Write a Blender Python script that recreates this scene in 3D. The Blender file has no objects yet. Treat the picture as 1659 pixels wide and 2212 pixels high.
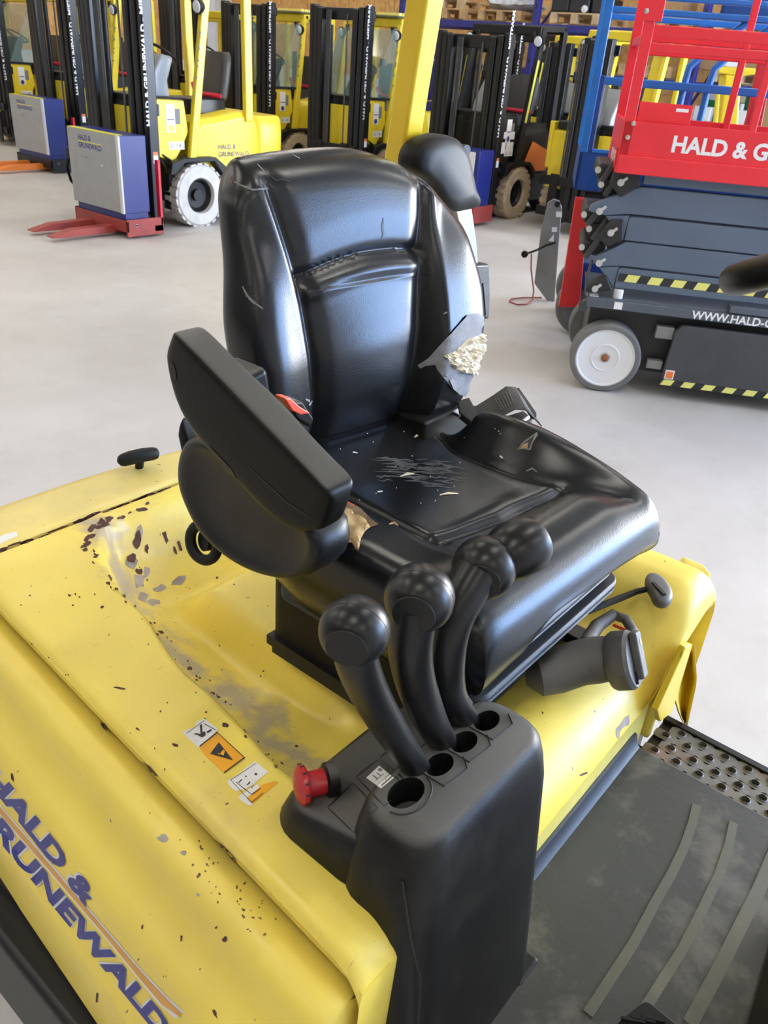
import bpy, bmesh, math, random
from mathutils import Vector, Matrix, noise
from mathutils.bvhtree import BVHTree
random.seed(7)
SC = bpy.context.scene
COL = SC.collection
# ------------------------------------------------------------------ camera
F_PX, CX, CY = 1750.0, 829.5, 1106.0
# world axes: x = truck's left, y = truck's rear, z = up
AX = Vector((0.64053815, -0.33523988, 0.69088718))
AY = Vector((-0.76458695, -0.36222391, 0.53310471))
AZ = Vector((0.07153789, -0.86971723, -0.48833827))
EYE = Vector((0, 0, 1.62))
def c2w(v): return Vector((AX.dot(v), AY.dot(v), AZ.dot(v)))
cam = bpy.data.cameras.new('camera'); cam_o = bpy.data.objects.new('camera', cam); COL.objects.link(cam_o)
cam.sensor_fit = 'VERTICAL'; cam.sensor_height = 24.0; cam.sensor_width = 18.0
cam.lens = 24.0 * F_PX / 2212.0
cam.clip_start = 0.05; cam.clip_end = 200
r_, d_, f_ = c2w(Vector((1, 0, 0))), c2w(Vector((0, 1, 0))), c2w(Vector((0, 0, 1)))
M = Matrix(((r_.x, -d_.x, -f_.x, EYE.x), (r_.y, -d_.y, -f_.y, EYE.y), (r_.z, -d_.z, -f_.z, EYE.z), (0, 0, 0, 1)))
cam_o.matrix_world = M
SC.camera = cam_o
cam.dof.use_dof = True; cam.dof.focus_distance = 1.55; cam.dof.aperture_fstop = 8.0
# ------------------------------------------------------------------ world, lights, exposure
w = bpy.data.worlds.new('sky'); SC.world = w; w.use_nodes = True
w.node_tree.nodes['Background'].inputs[0].default_value = (0.78, 0.88, 1.0, 1)
w.node_tree.nodes['Background'].inputs[1].default_value = 0.6
SC.view_settings.view_transform = 'Standard'; SC.view_settings.look = 'None'
SC.view_settings.gamma = 1.0; SC.view_settings.use_curve_mapping = False
SC.view_settings.exposure = 0.0
DAY = 55.0        # daylight in the window panes
DAYCOL = (0.80, 0.90, 1.0)
LAMP = 50.0      # ceiling lamps
def ray(px, py): return c2w(Vector((px - CX, py - CY, F_PX)))
def atz(px, py, z): r = ray(px, py); return EYE + r * ((z - EYE.z) / r.z)
def aty(px, py, y): r = ray(px, py); return EYE + r * ((y - EYE.y) / r.y)
def atx(px, py, x): r = ray(px, py); return EYE + r * ((x - EYE.x) / r.x)
def onp(px, py, p0, n):
    r = ray(px, py); n = Vector(n); return EYE + r * ((Vector(p0) - EYE).dot(n) / r.dot(n))
# ------------------------------------------------------------------ materials
MATS = {}
def mat(name, col, rough=0.5, metal=0.0, var=0.0, vscale=8.0, bump=0.0, bscale=60.0, spec=0.5, emit=0.0, dirt=None, dscale=3.0, damt=0.5, alpha=1.0, trans=0.0, coat=0.0):
    if name in MATS: return MATS[name]
    m = bpy.data.materials.new(name); m.use_nodes = True; nt = m.node_tree; N = nt.nodes; L = nt.links
    b = N['Principled BSDF']
    c = (*col, 1.0)
    b.inputs['Base Color'].default_value = c; b.inputs['Roughness'].default_value = rough; b.inputs['Metallic'].default_value = metal
    b.inputs['Specular IOR Level'].default_value = spec
    if coat: b.inputs['Coat Weight'].default_value = coat; b.inputs['Coat Roughness'].default_value = 0.15
    if alpha < 1: b.inputs['Alpha'].default_value = alpha
    if trans: b.inputs['Transmission Weight'].default_value = trans
    if emit:
        b.inputs['Emission Color'].default_value = c; b.inputs['Emission Strength'].default_value = emit
    tc = None
    def coords():
        nonlocal tc
        if tc is None: tc = N.new('ShaderNodeTexCoord')
        return tc.outputs['Object']
    last = None
    if var:
        n = N.new('ShaderNodeTexNoise'); n.inputs['Scale'].default_value = vscale; n.inputs['Detail'].default_value = 6; L.new(coords(), n.inputs['Vector'])
        mx = N.new('ShaderNodeMix'); mx.data_type = 'RGBA'
        mx.inputs[6].default_value = (*[max(0, x * (1 - var)) for x in col], 1); mx.inputs[7].default_value = (*[min(1, x * (1 + var)) for x in col], 1)
        rp = N.new('ShaderNodeMapRange'); rp.inputs[1].default_value = 0.3; rp.inputs[2].default_value = 0.7
        L.new(n.outputs['Fac'], rp.inputs[0]); L.new(rp.outputs[0], mx.inputs[0]); last = mx.outputs[2]
    if dirt:
        n = N.new('ShaderNodeTexNoise'); n.inputs['Scale'].default_value = dscale; n.inputs['Detail'].default_value = 9; n.inputs['Roughness'].default_value = 0.65; L.new(coords(), n.inputs['Vector'])
        rp = N.new('ShaderNodeMapRange'); rp.inputs[1].default_value = 0.5; rp.inputs[2].default_value = 0.75; rp.inputs[4].default_value = damt
        L.new(n.outputs['Fac'], rp.inputs[0])
        mx = N.new('ShaderNodeMix'); mx.data_type = 'RGBA'; mx.inputs[6].default_value = c; mx.inputs[7].default_value = (*dirt, 1)
        if last: L.new(last, mx.inputs[6])
        L.new(rp.outputs[0], mx.inputs[0]); last = mx.outputs[2]
    if last: L.new(last, b.inputs['Base Color'])
    if bump:
        n = N.new('ShaderNodeTexNoise'); n.inputs['Scale'].default_value = bscale; n.inputs['Detail'].default_value = 4; L.new(coords(), n.inputs['Vector'])
        bp = N.new('ShaderNodeBump'); bp.inputs['Strength'].default_value = bump; bp.inputs['Distance'].default_value = 0.002
        L.new(n.outputs['Fac'], bp.inputs['Height']); L.new(bp.outputs[0], b.inputs['Normal'])
    MATS[name] = m; return m
# ------------------------------------------------------------------ mesh helpers
class MB:
    def __init__(s): s.v = []; s.f = []
    def add(s, vs, fs):
        o = len(s.v); s.v += [tuple(p) for p in vs]; s.f += [tuple(i + o for i in q) for q in fs]; return s
    def box(s, a, b):
        (x0, y0, z0), (x1, y1, z1) = a, b
        return s.add([(x0, y0, z0), (x1, y0, z0), (x1, y1, z0), (x0, y1, z0), (x0, y0, z1), (x1, y0, z1), (x1, y1, z1), (x0, y1, z1)],
                     [(0, 3, 2, 1), (4, 5, 6, 7), (0, 1, 5, 4), (1, 2, 6, 5), (2, 3, 7, 6), (3, 0, 4, 7)])
    def obox(s, c, ex, ey, ez):
        c, ex, ey, ez = map(Vector, (c, ex, ey, ez))
        vs = [c + ex * a + ey * b + ez * d for d in (-1, 1) for a, b in ((-1, -1), (1, -1), (1, 1), (-1, 1))]
        return s.add(vs, [(0, 3, 2, 1), (4, 5, 6, 7), (0, 1, 5, 4), (1, 2, 6, 5), (2, 3, 7, 6), (3, 0, 4, 7)])
    def bar(s, p, q, w, h, up=(0, 0, 1)):
        p, q = Vector(p), Vector(q); d = (q - p); u = Vector(up)
        sd = d.cross(u)
        if sd.length < 1e-6: sd = d.cross(Vector((1, 0, 0)))
        sd.normalize(); u = sd.cross(d).normalized()
        return s.obox((p + q) / 2, d / 2, sd * w / 2, u * h / 2)
    def prism(s, pts, ext):
        ext = Vector(ext); n = len(pts); a = [Vector(p) for p in pts]; b = [p + ext for p in a]
        return s.add(a + b, [tuple(range(n - 1, -1, -1)), tuple(range(n, 2 * n))] + [(i, (i + 1) % n, (i + 1) % n + n, i + n) for i in range(n)])
    def tube(s, pts, r, seg=10, closed=False, caps=True):
        P = [Vector(p) for p in pts]; n = len(P); rs = r if isinstance(r, (list, tuple)) else [r] * n
        rings = []; prev = None
        for i in range(n):
            if closed: t = P[(i + 1) % n] - P[i - 1]
            else: t = P[min(i + 1, n - 1)] - P[max(i - 1, 0)]
            t.normalize()
            if prev is None:
                a = t.orthogonal().normalized()
            else:
                a = prev - t * prev.dot(t); a.normalize()
            prev = a; b = t.cross(a)
            rings.append([P[i] + (a * math.cos(2 * math.pi * k / seg) + b * math.sin(2 * math.pi * k / seg)) * rs[i] for k in range(seg)])
        return s.loft(rings, closed, caps)
    def loft(s, rings, closed=False, caps=True):
        n = len(rings); m = len(rings[0]); vs = [p for r in rings for p in r]; fs = []
        for i in range(n if closed else n - 1):
            j = (i + 1) % n
            for k in range(m):
                l = (k + 1) % m; fs.append((i * m + k, i * m + l, j * m + l, j * m + k))
        if caps and not closed:
            fs.append(tuple(range(m - 1, -1, -1))); fs.append(tuple((n - 1) * m + k for k in range(m)))
        return s.add(vs, fs)
    def lathe(s, prof, o, axis, seg=32, ref=None, caps=True):
        o, axis = Vector(o), Vector(axis).normalized(); a = (Vector(ref) if ref else axis.orthogonal()).normalized(); b = axis.cross(a)
        rings = [[o + axis * h + (a * math.cos(2 * math.pi * k / seg) + b * math.sin(2 * math.pi * k / seg)) * r for k in range(seg)] for r, h in prof]
        return s.loft(rings, False, caps)
    def grid(s, rows):
        n = len(rows); m = len(rows[0])
        return s.add([p for r in rows for p in r], [(i * m + k, i * m + k + 1, (i + 1) * m + k + 1, (i + 1) * m + k) for i in range(n - 1) for k in range(m - 1)])
    def mesh(s, name):
        me = bpy.data.meshes.new(name); me.from_pydata(s.v, [], s.f)
        bm = bmesh.new(); bm.from_mesh(me); bmesh.ops.recalc_face_normals(bm, faces=bm.faces); bm.to_mesh(me); bm.free()
        me.update(); return me
    def build(s, name, m, parent=None, bev=0.0, seg=2, smooth=None, sub=0, ang=35):
        return obj(name, s.mesh(name), m, parent, bev, seg, smooth, sub, ang)
INV = {}
def obj(name, me, m, parent=None, bev=0.0, seg=2, smooth=None, sub=0, ang=35):
    o = bpy.data.objects.new(name, me); COL.objects.link(o)
    if m is not None and not me.materials: me.materials.append(MATS[m] if isinstance(m, str) else m)
    if parent is not None:
        o.parent = parent
        if parent.name in INV: o.matrix_parent_inverse = INV[parent.name]
    if smooth is None: smooth = True
    if smooth:
        for p in me.polygons: p.use_smooth = True
        if not bev: me.set_sharp_from_angle(angle=math.radians(ang))
    if bev:
        md = o.modifiers.new('bevel', 'BEVEL'); md.width = bev; md.segments = seg; md.limit_method = 'ANGLE'; md.angle_limit = math.radians(30); md.harden_normals = True
    if sub:
        md = o.modifiers.new('sub', 'SUBSURF'); md.levels = sub; md.render_levels = sub
    return o
def tag(o, label=None, cat=None, group=None, kind=None):
    if label: o['label'] = label
    if cat: o['category'] = cat
    if group: o['group'] = group
    if kind: o['kind'] = kind
    return o
def thing(name, label, cat, loc=(0, 0, 0), group=None):
    o = bpy.data.objects.new(name, None); COL.objects.link(o); o.empty_display_size = 0.1
    o.location = loc; INV[o.name] = Matrix.Translation(-Vector(loc))
    return tag(o, label, cat, group)
def copy_tree(o, parent=None, skip=()):
    c = o.copy(); COL.objects.link(c); c.parent = parent
    for ch in o.children:
        if ch.name.split('.')[0] in skip: continue
        copy_tree(ch, c)
    return c
def text_me(s, size=1.0, extrude=0.0, shear=0.0, off=0.0, space=1.0, align='LEFT'):
    cu = bpy.data.curves.new('text', 'FONT'); cu.body = s; cu.size = size; cu.extrude = extrude; cu.shear = shear; cu.offset = off; cu.space_character = space; cu.align_x = align
    cu.resolution_u = 3
    t = bpy.data.objects.new('text', cu); COL.objects.link(t)
    dg = bpy.context.evaluated_depsgraph_get()
    me = bpy.data.meshes.new_from_object(t.evaluated_get(dg))
    bpy.data.objects.remove(t); bpy.data.curves.remove(cu); return me
def text3d(name, s, m, parent, o, ex, ey, height, extrude=0.001, width=None, off=0.0, shear=0.0, align='LEFT'):
    """flat lettering on a plane: o = lower left corner, ex = reading direction, ey = up"""
    me = text_me(s, 1.0, 0.0, shear, off, 1.0, align)
    xs = [v.co.x for v in me.vertices]; ys = [v.co.y for v in me.vertices]
    x0, y0 = min(xs), min(ys); sy = height / (max(ys) - y0); sx = width / (max(xs) - x0) if width else sy
    o, ex, ey = Vector(o), Vector(ex).normalized(), Vector(ey).normalized(); n = ex.cross(ey)
    for v in me.vertices: v.co = o + ex * (v.co.x - x0) * sx + ey * (v.co.y - y0) * sy + n * extrude
    me.materials.clear()
    return obj(name, me, m, parent, smooth=False)
def bvh(*objs):
    dg = bpy.context.evaluated_depsgraph_get(); vs = []; fs = []
    for o in objs:
        e = o.evaluated_get(dg); me = e.to_mesh(); k = len(vs)
        vs += [v.co.copy() for v in me.vertices]; fs += [tuple(i + k for i in p.vertices) for p in me.polygons]; e.to_mesh_clear()
    return BVHTree.FromPolygons(vs, fs)
def hit(tree, px, py):
    d = ray(px, py).normalized(); h = tree.ray_cast(EYE, d)
    return (h[0], h[1] if h[1].dot(d) < 0 else -h[1]) if h[0] else (None, None)
def patch(name, tree, poly, m, parent, off=0.0006, step=14, disp=None, back=0.0):
    """a thin flake or print laid on a built surface; poly given where the photograph shows it, the shape then lives on that surface"""
    bm = bmesh.new(); vs = [bm.verts.new((x, y, 0)) for x, y in poly]
    try: bm.faces.new(vs)
    except ValueError: return None
    bmesh.ops.triangulate(bm, faces=bm.faces)
    for _ in range(6):
        es = [e for e in bm.edges if e.calc_length() > step]
        if not es: break
        bmesh.ops.subdivide_edges(bm, edges=es, cuts=1); bmesh.ops.triangulate(bm, faces=bm.faces)
    edge = {v for e in bm.edges if e.is_boundary for v in e.verts}
    bad = []
    for v in bm.verts:
        p, n = hit(tree, v.co.x, v.co.y)
        if p is None: bad.append(v); continue
        o = off
        if disp: o = disp(p, v in edge, v.co)
        v.co = p + n * o
    bmesh.ops.delete(bm, geom=bad, context='VERTS')
    me = bpy.data.meshes.new(name); bm.to_mesh(me); bm.free()
    if not me.polygons: return None
    return obj(name, me, m, parent)
def homog(q):
    """bilinear map of the unit square to four picture points"""
    a, b, c, d = [Vector(p) for p in q]
    return lambda u, v: a * (1 - u) * (1 - v) + b * u * (1 - v) + c * u * v + d * (1 - u) * v
def printed(name, tree, polys, q, m, parent, off=0.0012, step=14):
    """several small polygons in unit-square coordinates of a print laid on a surface, as one flat print"""
    h = homog(q); bmA = MB()
    for poly in polys:
        bm = bmesh.new(); vs = [bm.verts.new((*h(u, v), 0)) for u, v in poly]
        bm.faces.new(vs); bmesh.ops.triangulate(bm, faces=bm.faces)
        for _ in range(4):
            es = [e for e in bm.edges if e.calc_length() > step]
            if not es: break
            bmesh.ops.subdivide_edges(bm, edges=es, cuts=1); bmesh.ops.triangulate(bm, faces=bm.faces)
        ok = True; pts = []
        for v in bm.verts:
            p, n = hit(tree, v.co.x, v.co.y)
            if p is None: ok = False; break
            pts.append(p + n * off)
        bm.verts.index_update()
        if ok: bmA.add(pts, [tuple(v.index for v in f.verts) for f in bm.faces])
        bm.free()
    return bmA.build(name, m, parent) if bmA.v else None
def printed_text(name, tree, s, q, m, parent, off=0.001, shear=0.0, toff=0.0):
    me = text_me(s, 1.0, 0.0, shear, toff); h = homog(q)
    bm = bmesh.new(); bm.from_mesh(me); bmesh.ops.triangulate(bm, faces=bm.faces)
    xs = [v.co.x for v in bm.verts]; ys = [v.co.y for v in bm.verts]; x0, x1, y0, y1 = min(xs), max(xs), min(ys), max(ys)
    for v in bm.verts: v.co = (*h((v.co.x - x0) / (x1 - x0), (v.co.y - y0) / (y1 - y0)), 0)
    for _ in range(3):
        es = [e for e in bm.edges if e.calc_length() > 25]
        if not es: break
        bmesh.ops.subdivide_edges(bm, edges=es, cuts=1); bmesh.ops.triangulate(bm, faces=bm.faces)
    bad = []
    for v in bm.verts:
        p, n = hit(tree, v.co.x, v.co.y)
        if p is None: bad.append(v)
        else: v.co = p + n * off
    bmesh.ops.delete(bm, geom=bad, context='VERTS')
    m2 = bpy.data.meshes.new(name); bm.to_mesh(m2); bm.free(); bpy.data.meshes.remove(me)
    return obj(name, m2, m, parent, smooth=False)
def ss(x, a=0.0, b=1.0):
    t = min(1, max(0, (x - a) / (b - a))); return t * t * (3 - 2 * t)
def lerp_tab(tab, x):
    if x <= tab[0][0]: return tab[0][1]
    for (a, p), (b, q) in zip(tab, tab[1:]):
        if x <= b:
            t = (x - a) / (b - a); return p + (q - p) * t
    return tab[-1][1]
def htab(tab, x):
    """smooth curve through the table (cubic Hermite, limited slopes)"""
    n = len(tab)
    if x <= tab[0][0]: return tab[0][1]
    if x >= tab[-1][0]: return tab[-1][1]
    def sl(i):
        if i <= 0 or i >= n - 1: return (tab[1][1] - tab[0][1]) / (tab[1][0] - tab[0][0]) if i <= 0 else (tab[-1][1] - tab[-2][1]) / (tab[-1][0] - tab[-2][0])
        a = (tab[i][1] - tab[i - 1][1]) / (tab[i][0] - tab[i - 1][0]); b = (tab[i + 1][1] - tab[i][1]) / (tab[i + 1][0] - tab[i][0])
        return 0.0 if a * b <= 0 else 2 * a * b / (a + b)
    for i in range(n - 1):
        if x <= tab[i + 1][0]:
            h = tab[i + 1][0] - tab[i][0]; t = (x - tab[i][0]) / h; p, q = tab[i][1], tab[i + 1][1]
            return (2 * t ** 3 - 3 * t * t + 1) * p + (t ** 3 - 2 * t * t + t) * h * sl(i) + (-2 * t ** 3 + 3 * t * t) * q + (t ** 3 - t * t) * h * sl(i + 1)
def stab(tab, x):
    if x <= tab[0][0]: return tab[0][1]
    for (a, p), (b, q) in zip(tab, tab[1:]):
        if x <= b: return p + (q - p) * ss((x - a) / (b - a))
    return tab[-1][1]
def crack(pts, wd):
    """a thin lens-shaped polygon along a polyline (picture points)"""
    n = len(pts); L = []; R = []
    for i in range(n):
        a = Vector(pts[max(0, i - 1)]); b = Vector(pts[min(n - 1, i + 1)]); t = (b - a).normalized(); nn = Vector((-t.y, t.x))
        k = wd * (0.15 + math.sin(math.pi * (i + 0.3) / (n - 0.4)))
        p = Vector(pts[i]); L.append(p + nn * k); R.append(p - nn * k)
    return [tuple(p) for p in L] + [tuple(p) for p in reversed(R)]
# ------------------------------------------------------------------ material library
def worn_yellow(name, base, dirt_amt=0.5, chips=0.5, scr=1.0, stain=False):
    m = mat(name, base, 0.34); nt = m.node_tree; N = nt.nodes; L = nt.links; b = N['Principled BSDF']
    tc = N.new('ShaderNodeTexCoord'); O = tc.outputs['Object']
    def nz(sc, det=8, ro=0.6, st=None):
        n = N.new('ShaderNodeTexNoise'); n.inputs['Scale'].default_value = sc; n.inputs['Detail'].default_value = det; n.inputs['Roughness'].default_value = ro
        if st:
            mp = N.new('ShaderNodeMapping'); mp.inputs['Scale'].default_value = st; mp.inputs['Rotation'].default_value = (0, 0, 0.5); L.new(O, mp.inputs['Vector']); L.new(mp.outputs[0], n.inputs['Vector'])
        else: L.new(O, n.inputs['Vector'])
        return n.outputs['Fac']
    def rng(s, a, bb, hi=1.0):
        r = N.new('ShaderNodeMapRange'); r.inputs[1].default_value = a; r.inputs[2].default_value = bb; r.inputs[4].default_value = hi; L.new(s, r.inputs[0]); return r.outputs[0]
    def mix(fac, a, col):
        x = N.new('ShaderNodeMix'); x.data_type = 'RGBA'; L.new(fac, x.inputs[0]); x.inputs[7].default_value = (*col, 1)
        if isinstance(a, tuple): x.inputs[6].default_value = (*a, 1)
        else: L.new(a, x.inputs[6])
        return x.outputs[2]
    c = mix(rng(nz(5), 0.4, 0.75, 0.35), base, (base[0] * 0.82, base[1] * 0.74, base[2] * 0.9 + 0.01))
    c = mix(rng(nz(2.2, 10, 0.7), 0.52, 0.8, dirt_amt), c, (0.42, 0.34, 0.22))
    c = mix(rng(nz(38, 4, 0.7, (1, 7, 1)), 0.66, 0.74, min(1, 0.45 * scr)), c, (0.40, 0.28, 0.07))
    c = mix(rng(nz(55, 4, 0.7, (6, 1, 1)), 0.68, 0.76, min(1, 0.42 * scr)), c, (0.38, 0.27, 0.08))
    c = mix(rng(nz(75, 2, 0.5), 0.755 - 0.02 * chips, 0.775 - 0.02 * chips, 0.9), c, (0.10, 0.045, 0.03))
    if stain:
        # grey rubbed band low in the well: distance to a line in the hood's own coordinates, broken by noise
        sep = N.new('ShaderNodeSeparateXYZ'); L.new(O, sep.inputs[0])
        def mth(op, a, bb):
            q = N.new('ShaderNodeMath'); q.operation = op
            for i, v in enumerate((a, bb)):
                if isinstance(v, (int, float)): q.inputs[i].default_value = v
                else: L.new(v, q.inputs[i])
            return q.outputs[0]
        ln = mth('ADD', mth('MULTIPLY', sep.outputs[1], 0.10), 0.585)
        dx = mth('SUBTRACT', sep.outputs[0], ln)
        dx = mth('ADD', dx, mth('MULTIPLY', mth('SUBTRACT', nz(7), 0.5), 0.22))
        g = mth('SUBTRACT', 1.0, mth('MULTIPLY', mth('ABSOLUTE', dx, 0), 17.0))
        g = mth('MULTIPLY', g, rng(nz(12), 0.35, 0.6, 1.0))
        c = mix(rng(g, 0.1, 0.6, 0.8), c, (0.40, 0.35, 0.30))
    L.new(c, b.inputs['Base Color'])
    L.new(rng(nz(9), 0.3, 0.8, 0.6), b.inputs['Roughness'])
    r = [n for n in N if n.type == 'MAP_RANGE'][-1]; r.inputs[3].default_value = 0.28
    return m
worn_yellow('hood_yellow', (0.87, 0.69, 0.115), 0.6, 0.8, 1.6, True)
worn_yellow('panel_yellow', (0.86, 0.68, 0.115), 0.15, 0.15, 0.25)
worn_yellow('cw_yellow', (0.82, 0.67, 0.20), 0.6, 0.4, 0.8)
mat('post_yellow', (0.78, 0.55, 0.03), 0.32, var=0.05)
mat('fleet_yellow', (0.80, 0.62, 0.03), 0.35, var=0.06)
mat('pale_yellow', (0.82, 0.68, 0.16), 0.4, var=0.08)
mat('vinyl', (0.0075, 0.0080, 0.0095), 0.27, spec=0.45, bump=0.10, bscale=420, dirt=(0.022, 0.023, 0.025), dscale=14, damt=0.5)
mat('vinyl_back', (0.016, 0.017, 0.019), 0.42)
mat('grooves', (0.006, 0.006, 0.007), 0.5)
mat('plastic', (0.0060, 0.0055, 0.0045), 0.36, spec=0.18, dirt=(0.012, 0.011, 0.009), dscale=9, damt=.5, bump=0.05, bscale=700)
mat('plastic_satin', (0.009, 0.009, 0.009), 0.40, spec=0.35, bump=0.12, bscale=600, dirt=(0.035, 0.032, 0.028), dscale=11, damt=0.45)
mat('console_plastic', (0.007, 0.007, 0.0075), 0.42, spec=0.25, bump=0.15, bscale=500, dirt=(0.045, 0.042, 0.036), dscale=9, damt=0.5)
mat('knob_plastic', (0.007, 0.007, 0.0075), 0.33, spec=0.4, var=0.2)
mat('housing_black', (0.007, 0.007, 0.007), 0.5, spec=0.22, bump=0.1, bscale=500)
mat('rubber', (0.008, 0.008, 0.008), 0.55, spec=0.3)
mat('bellows', (0.022, 0.027, 0.036), 0.5, bump=0.1, bscale=200, dirt=(0.09, 0.09, 0.09), dscale=14, damt=0.3)
mat('column_grey', (0.10, 0.098, 0.094), 0.6, dirt=(0.24, 0.23, 0.21), dscale=9, damt=0.7)
mat('grey_plastic', (0.10, 0.10, 0.10), 0.5, dirt=(0.2, 0.19, 0.18), dscale=12, damt=0.4)
mat('steel_grey', (0.24, 0.245, 0.25), 0.45, 0.3, var=0.2)
mat('chrome', (0.7, 0.71, 0.73), 0.2, 1.0)
mat('foam_cream', (0.86, 0.77, 0.58), 0.95, dirt=(0.22, 0.15, 0.08), dscale=38, damt=0.9, bump=0.8, bscale=120)
mat('foam_tan', (0.52, 0.36, 0.17), 0.95, dirt=(0.26, 0.15, 0.06), dscale=22, damt=0.9, bump=0.7, bscale=200)
mat('foam_dark', (0.16, 0.10, 0.05), 0.95, var=0.4, vscale=60)
mat('fabric_back', (0.26, 0.26, 0.275), 0.9, var=0.15, vscale=40, bump=0.3, bscale=300)
mat('scuff_soft', (0.075, 0.077, 0.08), 0.6, var=0.4, vscale=90)
mat('scuff', (0.20, 0.205, 0.21), 0.7, var=0.3, vscale=120)
mat('chip_brown', (0.085, 0.035, 0.028), 0.8, var=0.4, vscale=60)
mat('primer_grey', (0.36, 0.31, 0.27), 0.7, var=0.3, vscale=30)
mat('rust', (0.26, 0.09, 0.03), 0.9, var=0.4, vscale=40)
mat('red_switch', (0.42, 0.012, 0.02), 0.35)
mat('red_lever', (0.75, 0.07, 0.03), 0.4)
mat('white_print', (0.85, 0.85, 0.85), 0.5)
mat('sticker_white', (0.80, 0.80, 0.78), 0.5, dirt=(0.5, 0.48, 0.4), dscale=30, damt=0.5)
mat('sticker_orange', (0.85, 0.40, 0.02), 0.45, var=0.1, vscale=20)
mat('black_print', (0.03, 0.028, 0.03), 0.5)
mat('decal_blue', (0.035, 0.04, 0.22), 0.4, var=0.15)
mat('decal_white', (0.72, 0.72, 0.78), 0.4)
mat('decal_orange', (0.66, 0.33, 0.07), 0.45)
mat('mat_rubber', (0.040, 0.042, 0.038), 0.55, dirt=(0.24, 0.215, 0.18), dscale=7, damt=0.65, bump=0.4, bscale=40)
mat('mat_rib', (0.10, 0.10, 0.075), 0.5, dirt=(0.2, 0.19, 0.14), dscale=8, damt=0.5)
mat('step_steel', (0.17, 0.165, 0.15), 0.5, 0.3, dirt=(0.34, 0.16, 0.06), dscale=7, damt=0.8, bump=0.4, bscale=60)
mat('frame_black', (0.009, 0.009, 0.010), 0.4, spec=0.4)
mat('webbing', (0.045, 0.045, 0.045), 0.65, bump=0.6, bscale=500)
mat('webbing_dark', (0.02, 0.02, 0.02), 0.6)
mat('mast_black', (0.008, 0.0085, 0.010), 0.35, spec=0.4, var=0.3)
mat('chassis_black', (0.008, 0.008, 0.008), 0.45, spec=0.35)
mat('tyre_white', (0.60, 0.58, 0.54), 0.8, var=0.12, vscale=12)
mat('tyre_tan', (0.48, 0.39, 0.27), 0.8, var=0.15, vscale=12)
mat('tyre_black', (0.03, 0.03, 0.03), 0.75)
mat('tyre_grey', (0.15, 0.15, 0.15), 0.65, var=0.15)
mat('wheel_white', (0.78, 0.79, 0.82), 0.45)
mat('lens', (0.75, 0.77, 0.80), 0.15)
mat('seat_grey', (0.05, 0.05, 0.05), 0.45)
mat('seat_black', (0.02, 0.02, 0.02), 0.4)
mat('belt_red', (0.75, 0.02, 0.06), 0.6)
mat('orange_paint', (0.80, 0.22, 0.03), 0.45)
mat('strip_yellow', (0.75, 0.70, 0.08), 0.5)
mat('cab_grey', (0.33, 0.34, 0.34), 0.35, var=0.06)
mat('cab_blue', (0.012, 0.022, 0.17), 0.35, var=0.08)
mat('cab_trim', (0.62, 0.63, 0.64), 0.4)
mat('red_frame', (0.34, 0.045, 0.035), 0.5, dirt=(0.12, 0.03, 0.02), dscale=6, damt=0.5)
mat('red_bright', (0.60, 0.02, 0.04), 0.4)
mat('lift_red', (0.80, 0.030, 0.045), 0.38, var=0.05)
mat('lift_red2', (0.62, 0.02, 0.02), 0.45, var=0.08)
mat('lift_blue', (0.012, 0.17, 0.55), 0.35, var=0.1)
mat('lift_blue_dark', (0.006, 0.06, 0.27), 0.4, var=0.1)
mat('lift_grey', (0.105, 0.140, 0.20), 0.45, var=0.08, vscale=3)
mat('lift_grey2', (0.088, 0.105, 0.135), 0.4, var=0.1)
mat('lift_dark', (0.055, 0.057, 0.062), 0.5, var=0.1)
mat('lift_black', (0.018, 0.018, 0.018), 0.5)
mat('hazard_yellow', (0.80, 0.78, 0.22), 0.5)
mat('hazard_black', (0.02, 0.022, 0.026), 0.5)
mat('pin_steel', (0.55, 0.55, 0.55), 0.4, 0.5)
mat('rack_blue', (0.025, 0.03, 0.22), 0.4, var=0.1)
mat('pallet_wood', (0.55, 0.36, 0.17), 0.8, var=0.2, vscale=9)
mat('pallet_wood2', (0.60, 0.43, 0.24), 0.8, var=0.2, vscale=9)
mat('cardboard', (0.42, 0.26, 0.13), 0.85, var=0.1)
mat('green_paint', (0.01, 0.22, 0.09), 0.45)
mat('film', (0.55, 0.56, 0.58), 0.2, var=0.3, vscale=14)
mat('dark_goods', (0.02, 0.022, 0.026), 0.5)
mat('cable_red', (0.30, 0.04, 0.04), 0.6)
mat('glass', (0.75, 0.85, 0.83), 0.05, alpha=0.25)
mat('glass_green', (0.22, 0.34, 0.30), 0.1, alpha=0.35)
mat('plate_grey', (0.22, 0.22, 0.22), 0.5, var=0.1)
mat('white_paint', (0.75, 0.76, 0.77), 0.6)
mat('wall_white', (0.74, 0.75, 0.76), 0.7, var=0.03)
mat('ceiling_paint', (0.16, 0.16, 0.155), 0.8)
mat('wall_dim', (0.13, 0.125, 0.115), 0.8, var=0.05)
mat('door_steel', (0.6, 0.61, 0.62), 0.5)
mat('blue_plastic', (0.02, 0.04, 0.30), 0.4)
mat('orange_label', (0.85, 0.2, 0.05), 0.5)
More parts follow.
